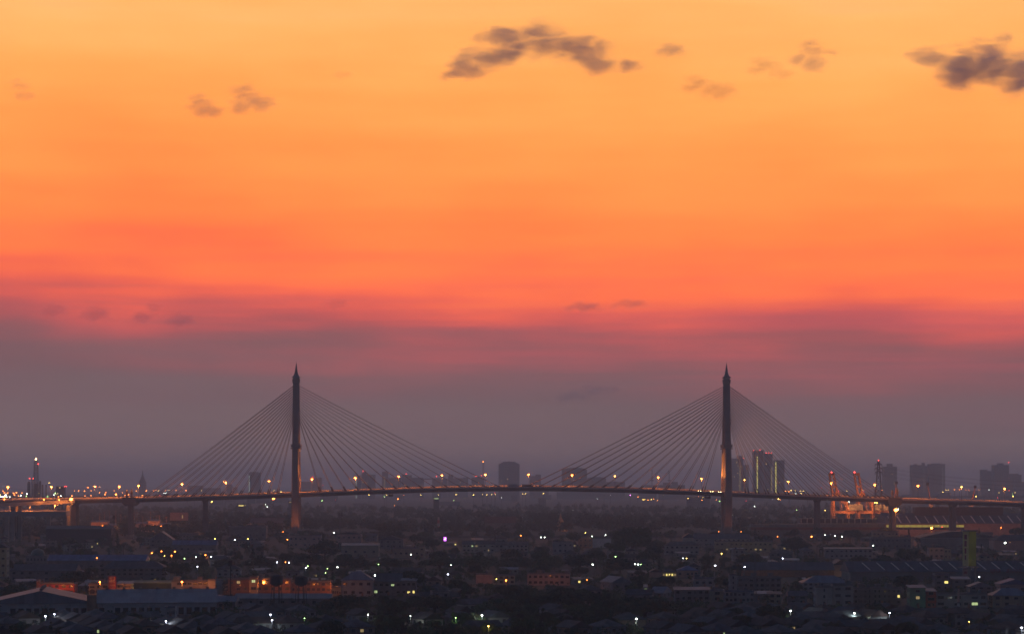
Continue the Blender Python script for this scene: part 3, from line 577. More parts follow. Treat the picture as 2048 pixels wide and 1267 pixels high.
# ------------------------------------------------------------------ buildings
win_me = {}
def window_mesh(w, h, lit=None, mull=True):
    k = (round(w, 1), round(h, 1), lit, mull)
    if k not in win_me:
        w, h = k[0], k[1]
        mb = MB().box(-w / 2, w / 2, -0.05, 0.10, 0, h, 0)
        for x in (-w / 2, w / 2): mb.box(x - 0.07, x + 0.07, -0.14, 0.10, -0.05, h + 0.05, 1)
        for z in (0, h): mb.box(-w / 2 + 0.07, w / 2 - 0.07, -0.14, 0.10, z - 0.06, z + 0.06, 1)
        if mull: mb.box(-0.04, 0.04, -0.10, 0.05, 0.06, h - 0.06, 1)
        win_me[k] = mb.mesh('window', {None: M_glass, 'c': M_curt, 'y': E_win, 'g': E_wing, 'd': E_dim}[lit], M_frame)
    return win_me[k]
def roof_mesh(kind, a, b, z, rise, oh=0.6, t=0.22):
    """roof over a 2a x 2b plan at height z"""
    mb = MB(); A, B = a + oh, b + oh; zl = z - 0.02
    if kind == 'hip':
        r = max(A - B, 0.3); q = 0 if A > B else B - A
        if A >= B: p = [(-r, 0, z + rise), (r, 0, z + rise)]
        else: p = [(0, -q, z + rise), (0, q, z + rise)]
        c = [(-A, -B, z), (A, -B, z), (A, B, z), (-A, B, z)]
        mb.add(c + p, [(0, 1, 5, 4), (1, 2, 5), (2, 3, 4, 5), (3, 0, 4), (3, 2, 1, 0)] if A >= B else [(0, 1, 4), (1, 2, 5, 4), (2, 3, 5), (3, 0, 4, 5), (3, 2, 1, 0)])
        mb.box(-A, A, -B, B, z - t, z - 0.004)
    elif kind == 'gable':
        mb.frustum([(-A, -B, z), (-A, B, z), (-A, 0, z + rise)], [(A, -B, z), (A, B, z), (A, 0, z + rise)][0:3])
        mb.box(-A, A, -B, B, z - t, z - 0.004)
    elif kind == 'gablef':
        mb.frustum([(-A, -B, z), (A, -B, z), (0, -B, z + rise)], [(-A, B, z), (A, B, z), (0, B, z + rise)])
        mb.box(-A, A, -B, B, z - t, z - 0.004)
    elif kind == 'mono':
        mb.slab([(-A, -B, z), (A, -B, z), (A, B, z + rise), (-A, B, z + rise)], None, t); mb.add([(-a, b - 0.1, z - t), (a, b - 0.1, z - t), (a, b - 0.1, z + rise - t), (-a, b - 0.1, z + rise - t)], [(0, 1, 2, 3)])
    elif kind == 'flat':
        mb.box(-a + 0.25, a - 0.25, -b + 0.25, b - 0.25, z, z + 0.12)
        for x in (-a, a): mb.box(x - 0.12, x + 0.12, -b - 0.12, b + 0.12, z + 0.003, z + 0.8)
        for y in (-b, b): mb.box(-a + 0.12, a - 0.12, y - 0.12, y + 0.12, z + 0.003, z + 0.8)
    elif kind == 'arch':
        n = 10; pr = [(-A + 2 * A * i / n, z + rise * math.sin(math.pi * i / n)) for i in range(n + 1)]
        mb.frustum([(x, -B, zz) for x, zz in pr], [(x, B, zz) for x, zz in pr])
    return mb
tank_me = MB().lathe([(0.75, 0.5), (0.8, 0.6), (0.8, 2.0), (0.5, 2.3), (0.1, 2.4)], 10).box(-0.7, 0.7, -0.7, 0.7, 0, 0.48).mesh('water_tank', M_steel)
hut_me = MB().box(-1.4, 1.4, -1.6, 1.6, 0, 2.3).box(-1.7, 1.7, -1.9, 1.9, 2.303, 2.5).mesh('stair_hut', M_grey)
aerial_me = MB().tube((0, 0, 0), (0, 0, 3.6), 0.05, 0.04, 4).box(-0.9, 0.9, -0.03, 0.03, 3.2, 3.26).box(-0.6, 0.6, -0.03, 0.03, 2.8, 2.86).box(-0.03, 0.03, -0.5, 0.5, 3.4, 3.46).mesh('aerial', M_dark)
lean_me = MB().slab([(-2.2, -1.6, 2.0), (2.2, -1.6, 2.0), (2.2, 1.6, 2.7), (-2.2, 1.6, 2.7)], None, 0.08).box(-2.1, -2.0, -1.5, -1.4, 0, 1.95).box(2.0, 2.1, -1.5, -1.4, 0, 1.95).box(-2.1, -2.0, 1.4, 1.5, 0, 2.55).box(2.0, 2.1, 1.4, 1.5, 0, 2.55).mesh('lean_to', M_tin)
def bldg(x0, x1, yt, yb, label, name='house', cat='house', st=2, nw=4, roof='hip', wall=M_wall, rm=M_roof, dep=10.0, rz=0.0, rise=None, lit=(), vis=None, win=True, arch=False, pil=0, group=None, pw=None, prot=True, balc=False):
    d = gd(yb); s = d / F; w = (x1 - x0) * s; h = (yb - yt) * s; a, b = w / 2, dep / 2
    rise = rise if rise is not None else (min(0.36 * h, 0.34 * dep) if roof in ('hip', 'gable', 'gablef', 'arch') else (0.12 * dep if roof == 'mono' else 0.8))
    he = h - rise
    loc = (gx((x0 + x1) / 2, d), d + b, 0)
    o = empty(name, label, cat, loc, rz, group)
    wl = obj('wall', MB().box(-a, a, -b, b, 0, he - 0.25).mesh('wall', wall), o)
    rm_ = roof_mesh(roof, a, b, he, rise)
    obj('roof', rm_.mesh('roof', rm), o)
    fh = he / st
    if win and nw:
        step = w / nw; ww = pw or min(1.9, step * 0.58); wh = min(1.5, fh * 0.5)
        for k in range(st):
            for i in range(nw):
                lt = 'c' if (i * 7 + k * 5 + int(x0)) % 5 == 1 else None
                for (q, r_, c) in lit:
                    if q == k and r_ == i: lt = c
                hh_ = (i * 13 + k * 29 + int(x0) * 3) % 11
                if hh_ == 0 and lt in (None, 'c') and nw > 3: continue
                obj('window', window_mesh(ww * (0.7 if hh_ == 4 else 1.0), wh * (0.75 if hh_ in (2, 7) else 1.0), lt), o, (-a + (i + 0.5) * step, -b - 0.02, k * fh + fh * 0.36))
            for sx in (-1, 1):
                for yy in ((-b * 0.45, b * 0.45) if dep > 7 else (0,)):
                    obj('window', window_mesh(1.2, wh), o, (sx * (a + 0.02), yy, k * fh + fh * 0.36), sx * R(90))
        for k in range(1, st): obj('ledge', MB().box(-a - 0.25, a + 0.25, -b - 0.25, -b - 0.003, k * fh - 0.12, k * fh + 0.12).mesh('ledge', wall), o)
        if st >= 1: obj('door', MB().box(-0.55, 0.55, -0.09, 0.04, 0, 2.1).mesh('door', M_brick), o, (a * 0.1 + step * 0.5 * (nw % 2 == 0), -b - 0.03, 0))
    rc_ = random.Random(int(x0 * 31 + yb))
    if roof == 'flat' and w > 5:
        for q in range(int(w / 5)):
            xx = rc_.uniform(-a + 1.2, a - 1.2); yy = rc_.uniform(-b + 1.2, b - 1.5); kd = rc_.choice('tthaaw'); zr_ = he + 0.13
            if kd == 't': obj('water_tank', tank_me, o, (xx, yy, zr_))
            elif kd == 'h': obj('stair_hut', hut_me, o, (xx, yy, zr_))
            elif kd == 'a': obj('aerial', aerial_me, o, (xx, yy, zr_), rc_.uniform(0, 3))
            else: obj('lean_to', lean_me, o, (xx, yy, zr_), rc_.choice((0, 0.1, 1.57)))
    elif roof in ('hip', 'gable', 'mono', 'gablef') and rc_.random() < 0.6: obj('aerial', aerial_me, o, (rc_.uniform(-a * 0.6, a * 0.6), 0, he + rise * 0.8), rc_.uniform(0, 3))
    if pil:
        pm = MB().box(-0.22, 0.22, -0.35, -0.003, 0, he - 0.3).mesh('pilaster', wall)
        for i in range(pil + 1): obj('pilaster', pm, o, (-a + 0.3 + i * (w - 0.6) / pil, -b, 0))
    if balc:
        for k in range(1, st):
            obj('balcony', MB().box(-a, a, -1.3, -0.26, -0.1, 0.1).box(-a, a, -1.3, -1.2, 0.1, 1.0).mesh('balcony', wall), o, (0, -b, k * fh + 0.05))
    OCC.append((loc[0], loc[1], math.hypot(a, b) * (0.75 if a / b < 3 else 0.5)))
    if a / b >= 3:
        for q in (-0.66, 0.66): OCC.append((loc[0] + q * a * math.cos(rz), loc[1] + q * a * math.sin(rz), max(b, a * 0.4)))
    if prot: protect(x0, x1, yt, vis if vis else yt + (yb - yt) * 0.62, d)
    return o
def plight(x, y, d, power, c='O', size=0.5):
    """bulb that belongs to the wall lamp built with it"""
    return lamp(x, y, c, 1.0, d=d, power=power, name='wall_lamp')

# --- right-hand shophouses (near)
bldg(1820, 1851, 1170, 1216, 'green-sided shophouse at the end of a row, pale sloping roof', st=3, nw=1, roof='mono', wall=M_green, rm=M_gtin, dep=9, lit=((1, 0, 'd'),), pw=2.0, vis=1208)
bldg(1852, 1872, 1177, 1215, 'narrow dark red shophouse between the green shophouse and the pale row', st=3, nw=1, roof='mono', wall=M_redw, rm=M_gtin, dep=9, pw=3.2, vis=1206, balc=True)
bldg(1873, 1975, 1185, 1214, 'long pale two-storey shophouse row with wide dark windows and one lit', st=2, nw=6, roof='flat', wall=M_pale, rm=M_concd, dep=9, lit=((0, 4, 'g'),), pw=3.2, pil=6, vis=1210)
bldg(1986, 2060, 1176, 1214, 'beige corner building with pilasters at the right edge', st=2, nw=4, roof='hip', wall=M_cream, rm=M_gtin, dep=12, pil=4, vis=1206)
bldg(1632, 1665, 1171, 1212, 'tall blank pale block right of the skylight-roofed house', st=3, nw=1, roof='flat', wall=M_pale, rm=M_concd, dep=10, pw=1.0, vis=1204)
bldg(1666, 1706, 1167, 1211, 'pale three-storey block with big square windows beside the arcade row', st=3, nw=2, roof='flat', wall=M_pale, rm=M_concd, dep=10, pw=2.8, vis=1203)
bldg(1707, 1802, 1174, 1208, 'balconied arcade row of slim pale columns', st=3, nw=10, roof='flat', wall=M_grey, rm=M_concd, dep=9, pil=14, balc=True, lit=((1, 9, 'y'),), pw=1.2, vis=1202)
bldg(1538, 1563, 1183, 1207, 'small cream house with one-pitch roof near the balcony row', st=2, nw=2, roof='mono', wall=M_cream, rm=M_dtin, dep=8, vis=1203)
hs = bldg(1578, 1614, 1181, 1207, 'small house with a pale skylight panel on its dark roof', st=2, nw=2, roof='gable', wall=M_grey, rm=M_dtin, dep=9, pw=2.4, vis=1203)
bldg(1450, 1508, 1180, 1205, 'row with white railings on two balconies, below the pale stair tower', st=2, nw=7, roof='flat', wall=M_pale, rm=M_tin, dep=9, balc=True, vis=1200)
bldg(1420, 1449, 1178, 1203, 'cream block with a single window left of the railing row', st=2, nw=1, roof='flat', wall=M_cream, rm=M_tin, dep=9, pw=2.6, vis=1196)
bldg(1459, 1474, 1147, 1190, 'slim pale stair tower rising behind the railing row', st=4, nw=1, roof='flat', wall=M_pale, rm=M_concd, dep=6, pw=0.8, vis=1176, name='stair_tower', cat='tower')
bldg(1476, 1562, 1152, 1186, 'cluttered grey apartment block right of the pale stair tower', st=3, nw=8, roof='flat', wall=M_grey, rm=M_concd, dep=12, balc=True, vis=1178)
bldg(1606, 1700, 1151, 1188, 'broad pale building with shallow tin roof behind the square-windowed block', st=3, nw=9, roof='hip', wall=M_pale, rm=M_gtin, dep=16, vis=1168)
bldg(1350, 1419, 1174, 1202, 'low grey terrace left of the cream single-window block', st=2, nw=6, roof='mono', wall=M_grey, rm=M_tin, dep=10, vis=1194)
bldg(1388, 1427, 1154, 1172, 'white-walled flat-roofed shed with a tall post at its right', st=1, nw=3, roof='flat', wall=M_pale, rm=M_gtin, dep=8, vis=1165, name='shed', cat='shed')
bldg(2000, 2060, 1157, 1185, 'red-ended blue-roofed sheds behind the beige corner building', st=1, nw=2, roof='gablef', wall=M_pink, rm=M_blue, dep=14, vis=1174, name='shed', cat='shed')
bldg(1870, 1900, 1146, 1180, 'dark block with one square lit window above the shophouse row', st=3, nw=2, roof='flat', wall=M_grey, rm=M_gtin, dep=8, lit=((1, 1, 'y'),), pw=2.2, vis=1168)
bldg(1940, 1985, 1163, 1188, 'dark gabled house with pale roof edges behind the pale shophouse row', st=2, nw=3, roof='gablef', wall=M_grey, rm=M_gtin, dep=10, vis=1178)
bldg(1905, 1940, 1153, 1180, 'flat-topped grey house under the sign tower', st=2, nw=2, roof='mono', wall=M_grey, rm=M_gtin, dep=10, vis=1168)
# --- walls and workshops behind them
for x0, x1, yt, yb, l in ((1486, 1605, 1145, 1152.5, 'long cream boundary wall in front of the left workshop'), (1657, 1722, 1145, 1151, 'lit cream boundary wall in front of the right workshop')):
    d = gd(yb); a = gx(x0, d); b = gx(x1, d); o = empty('boundary_wall', l, 'wall', ((a + b) / 2, d, 0)); n = 9; hw = (b - a) / 2
    for i in range(n): obj('panel', MB().box(-hw + i * 2 * hw / n + 0.15, -hw + (i + 1) * 2 * hw / n - 0.15, -0.1, 0.1, 0, (yb - yt) * d / F).mesh('panel', M_cream), o)
    for i in range(n + 1): obj('post', MB().box(-0.16, 0.16, -0.2, 0.2, 0, (yb - yt) * d / F + 0.2).mesh('post', M_cream), o, (-hw + i * 2 * hw / n, 0, 0))
    protect(x0, x1, yt, yb, d); OCC.append(((a + b) / 2, d, hw * 0.9))
ws = bldg(1490, 1668, 1124, 1153, 'long brown workshop left of the skylit workshop', st=1, nw=0, roof='gable', wall=M_brick, rm=M_dtin, dep=24, rise=5, win=False, pil=16, vis=1145, name='workshop', cat='workshop')
bldg(1669, 1693, 1119, 1152, 'tall gabled portal bay between two long workshops', st=1, nw=0, roof='gablef', wall=M_pink, rm=M_dtin, dep=20, rise=3, win=False, vis=1146, name='workshop_portal', cat='workshop')
# skylit workshop: big dark roof with pale slanting skylights
d = gd(1160); a0, a1 = gx(1694, d), gx(2110, d); hw = (a1 - a0) / 2
sk = empty('skylit_workshop', 'long dark-roofed workshop with slanting pale skylight strips', 'workshop', ((a0 + a1) / 2, d + 13, 0), R(5))
obj('wall', MB().box(-hw, hw, -12.5, 12.5, 0, 5.6).mesh('wall', M_concd), sk)
obj('roof', roof_mesh('gable', hw, 12.5, 5.9, 6.6, 1.0).mesh('roof', M_dtin), sk)
slope = 6.6 / 13.5
for i in range(13):
    xx = -hw + 10 + i * 9.7; mb = MB()
    y0, y1 = -2.0, -11.0; z = lambda yy: 5.9 + 6.6 - (-yy) * slope + 0.05
    mb.slab([(xx + 3.2, y1, z(y1)), (xx + 3.9, y1, z(y1)), (xx + 0.7, y0, z(y0)), (xx, y0, z(y0))], None, 0.04)
    obj('skylight', mb.mesh('skylight', M_sky), sk)
OCC += [((a0 + a1) / 2 + q, d + 13, 24) for q in (-50, -20, 10, 40, 65)]; protect(1694, 2048, 1118, 1148, d)
def text_mesh(txt, size, m, ext=0.03):
    cu = bpy.data.curves.new('lettering', 'FONT'); cu.body = txt; cu.size = size; cu.extrude = ext; cu.align_x = 'CENTER'
    ob = bpy.data.objects.new('tmp', cu); col.objects.link(ob); dg = bpy.context.evaluated_depsgraph_get(); dg.update()
    me = bpy.data.meshes.new_from_object(ob.evaluated_get(dg)); bpy.data.objects.remove(ob); me.materials.clear(); me.materials.append(m); return me
M_redp = mat('red_lettering', (0.26, 0.025, 0.03), 0.6, 0.1, 1)
# red Thai lettering standing on the workshop eave
for txt, x in (('บุกส', 1994), ('สเปออ', 2032)):
    p = px(x, 1144, d - 2)
    t = obj('lettering', text_mesh(txt, 4.0, M_redp, 0.08), sk); t.rotation_euler = (R(90), 0, 0)
    lp = Matrix.Rotation(-R(5), 4, 'Z') @ (p - Vector(sk.location)); t.location = (lp.x, -14.2, lp.z)
# --- sign tower
d = gd(1168); p = px(1941, 1155, d); s = d / F
sg = empty('sign_tower', 'tall yellow-green sign tower with red vertical lettering', 'sign', (p.x, d + 4, 0), R(22))
zt, zm, z0 = CZ + (HY - 1062) * s, CZ + (HY - 1131) * s, CZ + (HY - 1136) * s
M_sy = mat('sign_cream', (0.60, 0.47, 0.18), 0.7, 0.2, 0.2); M_sgn = mat('sign_green', (0.26, 0.27, 0.04), 0.7, 0.2, 0.2)
obj('left_face', MB().box(-2.72, -2.6, -3.3, 3.3, zm, zt).mesh('left_face', M_sy), sg)
obj('front_face', MB().box(-2.59, 3.0, -3.3, -3.18, zm, zt).mesh('front_face', M_sgn), sg)
obj('core', MB().box(-2.55, 2.9, -3.1, 3.2, zm, zt - 0.05).mesh('core', M_steel), sg)
obj('cap', MB().box(-3.6, 3.9, -4, 4, zt + 0.003, zt + 0.9).mesh('cap', M_steel), sg)
obj('platform', MB().box(-6.0, 6.4, -4.6, 4.6, zm - 1.2, zm - 0.8).mesh('platform', M_steel), sg)
for a in (-2.4, 2.6):
    for b in (-2.8, 2.8): obj('leg', MB().box(a - 0.35, a + 0.35, b - 0.35, b + 0.35, 0, zm - 0.004).mesh('leg', M_conc), sg)
obj('lower_panel', MB().box(-2.9, -2.78, -3, 3, zm - 12, zm - 2).mesh('lower_panel', M_pink), sg)
for i, (zz_, hh) in enumerate(((zt - 5, 3.0), (zt - 9.5, 3.6), (zt - 14, 3.4), (zt - 18, 3.0))):
    obj('lettering', MB().box(-2.80, -2.73, -1.6 + 0.3 * i, 1.4 - 0.2 * i, zz_, zz_ + hh).mesh('lettering', M_redp), sg)
for i in range(3): obj('lettering', MB().box(-2.98, -2.91, -1.8, 1.6, zm - 11 + i * 3, zm - 9.4 + i * 3).mesh('lettering', M_redp), sg)
light(sg, 'POINT', (-3, -9, zm + 4), 160, (1, 0.8, 0.4), 0.5); light(sg, 'POINT', (2, -9, zt - 4), 110, (1, 0.8, 0.4), 0.5)  # added lights to brighten the sign faces; the lamp bodies below are made up
for q in (-3, 2): obj('added_sign_lamp', MB().box(q - 0.3, q + 0.3, -9.4, -9.1, zm + 4.2, zm + 4.6).tube((q, -9.2, zm + 4.4), (q, -4.4, zm - 0.9), 0.06).mesh('added_sign_lamp', M_dark), sg)
protect(1928, 1956, 1060, 1154, d); OCC.append((p.x, d + 4, 7))
# --- orange-lit street at the left
bldg(79, 149, 1164, 1190, 'red-painted shop front lit orange behind the warehouse roof', st=2, nw=5, roof='flat', wall=M_redw, rm=M_concd, dep=10, balc=True, vis=1184, name='shop', cat='shop')
bldg(73, 79, 1158, 1190, 'narrow orange chimney block at the left end of the red shop', st=1, nw=0, roof='flat', wall=M_brick, rm=M_concd, dep=4, win=False, vis=1184, name='chimney_block', cat='chimney')
ar = bldg(178, 217, 1165, 1190, 'orange arcaded shop with three arched openings', st=2, nw=3, roof='flat', wall=M_cream, rm=M_concd, dep=10, vis=1184, name='shop', cat='shop', pw=2.6)
for i in range(3):
    n = 8; r = 1.75; pts_ = [(r * math.cos(math.pi * q / n), r * math.sin(math.pi * q / n)) for q in range(n + 1)]
    mb = MB().frustum([(x, -0.12, z) for x, z in pts_], [(x, 0.02, z) for x, z in pts_]); s_ = gd(1190) / F
    obj('arch', mb.mesh('arch', M_dark), ar, (-39 * s_ / 2 + (i + 0.5) * 13 * s_, -5.15, 1.9))
bldg(234, 262, 1162, 1190, 'orange two-storey shop right of the red sign', st=2, nw=2, roof='mono', wall=M_cream, rm=M_gtin, dep=10, vis=1184, name='shop', cat='shop', pw=3.4)
d = gd(1191); s = d / F
rs = empty('sign_board', 'tall dark red sign board with pale script between two orange shops', 'sign', (gx(225, d), d - 0.6, 0))
zz0, zz1 = CZ + (HY - 1182) * s, CZ + (HY - 1151) * s
obj('board', MB().box(-2.15, 2.15, -0.15, 0.15, zz0, zz1).mesh('board', mat('sign_red', (0.15, 0.015, 0.022), 0.6, 0.2, 0.5)), rs)
for q in (-1, 1): obj('post', MB().box(q * 1.8 - 0.12, q * 1.8 + 0.12, 0.16, 0.4, 0, zz1 - 0.3).mesh('post', M_steel), rs)
M_scr = mat('sign_script', (0.5, 0.42, 0.38), 0.7, 0.1, 1)
def squiggle(seed, w, h, y=-0.2):
    rr = random.Random(seed); mb = MB(); x = -w / 2
    while x < w / 2 - 0.3:
        k = rr.uniform(0.35, 0.6); a = (x, y, rr.uniform(0, h * 0.3)); b = (x + k * 0.5, y, rr.uniform(h * 0.7, h)); c = (x + k, y, rr.uniform(0, h * 0.4))
        mb.tube(a, b, 0.06, n=4).tube(b, c, 0.06, n=4); x += k + 0.08
    return mb
for i, (zf, hh) in enumerate(((0.78, 1.9), (0.55, 2.1), (0.36, 1.1), (0.16, 0.6), (0.08, 0.5))):
    obj('script_line', squiggle(i, 3.2, hh).mesh('script_line', M_scr), rs, (0, 0, zz0 + (zz1 - zz0) * zf))
protect(216, 234, 1150, 1183, d)
cn = bldg(263, 342, 1160, 1186, 'long curved cream canopy lit yellow beside the orange shops', st=1, nw=0, roof='gable', wall=M_dark, rm=M_cream, dep=8, rise=1.2, win=False, vis=1172, name='canopy_hall', cat='canopy')
gw = bldg(343, 419, 1159, 1188, 'pink-lit long building with dark graffiti on its wall', st=2, nw=0, roof='flat', wall=M_pale, rm=M_concd, dep=9, win=False, vis=1183, name='shop', cat='shop')
s_ = gd(1188) / F; M_graf = mat('graffiti_paint', (0.10, 0.03, 0.04), 0.7, 0.2, 1)
g = squiggle(42, 10.0, 2.4); go = obj('graffiti', g.mesh('graffiti', M_graf), gw, (1.0, -4.36, 2.2)); go.scale = (1, 1, 1)
obj('graffiti', squiggle(43, 9.0, 1.6).mesh('graffiti', M_graf), gw, (1.2, -4.36, 2.5))
for i in range(6): obj('window', window_mesh(2.3, 1.3), gw, (-6.5 + i * 3.0, -4.52, 5.6))
bldg(420, 438, 1157, 1189, 'taller pink-lit block at the right end of the graffiti building', st=1, nw=0, roof='flat', wall=M_pale, rm=M_concd, dep=7, rz=R(-28), win=False, vis=1183)
bf = bldg(456, 581, 1155, 1196, 'three-storey orange-lit brick flats behind the water tanks', st=3, nw=9, roof='flat', wall=M_brick, rm=M_concd, dep=11, pil=9, balc=True, lit=((2, 3, 'g'), (2, 1, 'd')), vis=1186, name='apartment_block', cat='apartments')
bldg(499, 515, 1152, 1197.5, 'stair tower with a lit pale window in front of the brick flats', st=3, nw=1, roof='flat', wall=M_cream, rm=M_concd, dep=4, lit=((2, 0, 'g'),), pw=2.8, vis=1186, name='stair_tower', cat='tower')
bldg(582, 662, 1160, 1195, 'dim brick block running from the water tanks to the bright arcade', st=3, nw=8, roof='flat', wall=M_brick, rm=M_concd, dep=10, pil=8, vis=1186, name='apartment_block', cat='apartments')
bldg(664, 682, 1171, 1193, 'small arcade corner glowing bright orange', st=1, nw=4, roof='flat', wall=M_cream, rm=M_concd, dep=6, vis=1189, name='shop', cat='shop', pw=0.8)
bldg(683, 745, 1142, 1192, 'grey house with slatted pale roof beside the bright arcade corner', st=2, nw=4, roof='hip', wall=M_pale, rm=M_gtin, dep=14, vis=1184)
bldg(746, 802, 1146, 1190, 'long dark workshop with lit small windows', st=2, nw=5, roof='gable', wall=M_grey, rm=M_dtin, dep=14, lit=((0, 0, 'g'), (1, 3, 'g')), vis=1182, name='workshop', cat='workshop')
bldg(803, 832, 1156, 1191, 'house with pale lean-to roof and two bright yellow windows', st=2, nw=3, roof='mono', wall=M_grey, rm=M_gtin, dep=9, lit=((0, 1, 'y'), (0, 2, 'y')), pw=1.6, vis=1184)
bldg(952, 985, 1146, 1166, 'pinkish sheet-clad shed left of a bright orange lamp', st=1, nw=0, roof='flat', wall=M_pink, rm=M_concd, dep=6, win=False, vis=1159, name='shed', cat='shed')
bldg(986, 1030, 1148, 1168, 'house behind the bright orange lamp, its wall lit orange', st=2, nw=4, roof='flat', wall=M_cream, rm=M_concd, dep=8, vis=1162)
bldg(1055, 1140, 1145, 1170, 'dim orange-lit block with stubs of columns on its roof', st=2, nw=8, roof='flat', wall=M_pink, rm=M_concd, dep=10, balc=True, vis=1162, name='apartment_block', cat='apartments')
bldg(1300, 1324, 1136, 1154, 'low round-roofed barn left of the lit veranda', st=1, nw=0, roof='gablef', wall=M_pink, rm=M_dtin, dep=8, win=False, vis=1147, name='barn', cat='barn')
bldg(1325, 1353, 1136, 1155, 'cottage with a row of bright yellow veranda windows', st=1, nw=5, roof='hip', wall=M_cream, rm=M_roof, dep=8, lit=((0, 0, 'd'), (0, 1, 'y'), (0, 2, 'y'), (0, 3, 'y'), (0, 4, 'd')), vis=1149)
bldg(1356, 1396, 1131, 1154, 'bluish hip-roofed house right of the lit veranda', st=1, nw=5, roof='hip', wall=M_pink, rm=M_blue, dep=12, vis=1146)
bldg(1212, 1252, 1152, 1180, 'gable roof with one bright skylight strip among dark trees', st=1, nw=2, roof='gablef', wall=M_grey, rm=M_gtin, dep=16, rise=3.4, rz=R(24), vis=1168, name='barn', cat='barn')
bldg(1310, 1336, 1173, 1196, 'bluish sloping roof in the dark trees below the veranda cottage', st=1, nw=2, roof='gable', wall=M_grey, rm=M_gtin, dep=14, rise=3.2, rz=R(-25), vis=1186)
# --- grey twin-roofed warehouse at the lower left
d = gd(1231); s = d / F
wh = empty('warehouse', 'grey twin-roofed warehouse with white walls above the dark house roofs', 'warehouse', (gx(140, d), d + 26, 0), R(9))
def wh_bay(cx, w, dep, he, rise, ridge_along, tag_):
    a, b = w / 2, dep / 2
    wl = obj('wall', MB().box(cx - a, cx + a, -b, b, 0, he - 0.3).mesh('wall', M_white), wh)
    rf = obj('roof', roof_mesh('gablef' if ridge_along else 'gable', a, b, he, rise, 0.8).mesh('roof', M_gtin), wh, (cx, 0, 0))
    for q in range(7):
        if ridge_along: obj('roof_vent', MB().box(-0.7, 0.7, -0.7, 0.7, -0.6, 1.0).mesh('roof_vent', M_steel), rf, (0, -b + 4 + q * (dep - 8) / 6, he + rise))
        else: obj('roof_vent', MB().box(-0.7, 0.7, -0.7, 0.7, -0.6, 1.0).mesh('roof_vent', M_steel), rf, (-a + 4 + q * (w - 8) / 6, 0, he + rise))
    n = int(w / 3.6)
    for i in range(n):
        if (i + len(tag_)) % 7 == 3: continue
        obj('bay_door', MB().box(-1.25, 1.25, -0.12, -0.003, 0.2, he * 0.62).mesh('bay_door', M_glass), wl, (cx - a + (i + 0.5) * w / n, -b, 0))
    pm = MB().box(-0.18, 0.18, -0.25, -0.003, 0, he - 0.4).mesh('pilaster', M_white)
    for i in range(n + 1): obj('pilaster', pm, wl, (cx - a + 0.2 + i * (w - 0.4) / n, -b, 0))
wh_bay(-18, 52, 48, 6.2, 6.0, True, 'a'); wh_bay(37.5, 57, 46, 6.0, 5.6, False, 'bb')
obj('stair_box', MB().box(4.0, 8.5, -26.6, -24.2, 0, 10.2).mesh('stair_box', M_brick), wh)
protect(0, 395, 1183, 1216, d); OCC += [(gx(x, d), d + 24, 24) for x in (0, 60, 120, 180, 240, 300, 360)]
bldg(395, 470, 1192, 1218, 'pale shed roof right of the twin-roofed warehouse', st=1, nw=4, roof='gable', wall=M_grey, rm=M_gtin, dep=14, rise=2.5, vis=1210, name='shed', cat='shed')
bldg(470, 660, 1187, 1212, 'long low row with crumpled tin roofs under the water tanks', st=1, nw=9, roof='gable', wall=M_grey, rm=M_tin, dep=16, rise=2.2, vis=1204, name='market_row', cat='market')
bldg(330, 350, 1212, 1234, 'small house with a row of slit windows beside the warehouse', st=1, nw=5, roof='flat', wall=M_pale, rm=M_gtin, dep=7, pw=0.6, vis=1228)
# --- far-mid blocks
bldg(683, 757, 1086, 1112, 'cream shed with three small square windows behind the dark trees', st=1, nw=4, roof='mono', wall=M_cream, rm=M_gtin, dep=14, pw=2.0, vis=1106, name='shed', cat='shed')
bldg(673, 723, 1063, 1092, 'pinkish house with curved parapet near the telecom mast', st=2, nw=5, roof='arch', wall=M_pink, rm=M_roof, dep=12, rise=2.4, vis=1084)
bldg(758, 806, 1070, 1096, 'grey gabled house right of the pinkish house', st=2, nw=4, roof='gablef', wall=M_grey, rm=M_roof, dep=12, vis=1088)
bldg(786, 850, 1094, 1114, 'low wall-fronted house lit faintly orange', st=1, nw=6, roof='flat', wall=M_cream, rm=M_tin, dep=10, vis=1108)
bldg(838, 849, 1090, 1114.5, 'slim cream turret house beside a white lamp', st=2, nw=1, roof='flat', wall=M_cream, rm=M_tin, dep=5, vis=1106)
bldg(925, 989, 1080, 1104, 'school block with pale lit columns and galleries', st=2, nw=8, roof='gable', wall=M_pale, rm=M_roof, dep=10, pil=9, balc=True, lit=((1, 2, 'g'), (1, 3, 'd'), (0, 6, 'd')), vis=1097, name='school_block', cat='school')
bldg(990, 1056, 1082, 1102, 'long-eaved gallery building right of the lit school block', st=2, nw=8, roof='gable', wall=M_pale, rm=M_roof, dep=10, pil=8, vis=1094, name='school_block', cat='school')
bldg(1105, 1146, 1082, 1106, 'pale flat-topped block left of the red-lit yard', st=2, nw=4, roof='flat', wall=M_pale, rm=M_concd, dep=10, vis=1098)
bldg(1186, 1222, 1075, 1094, 'low shed with a bright pinkish-white wall left of the big round tree', st=1, nw=0, roof='flat', wall=M_white, rm=M_concd, dep=8, win=False, vis=1085, name='shed', cat='shed')
bldg(1157, 1185, 1073, 1095, 'red-orange lit house front beside the bright white wall', st=2, nw=3, roof='flat', wall=M_brick, rm=M_concd, dep=8, vis=1086)
bldg(1330, 1398, 1082, 1108, 'two-storey pale school block with rows of dark windows', st=2, nw=7, roof='hip', wall=M_pale, rm=M_roof, dep=10, vis=1101, name='school_block', cat='school')
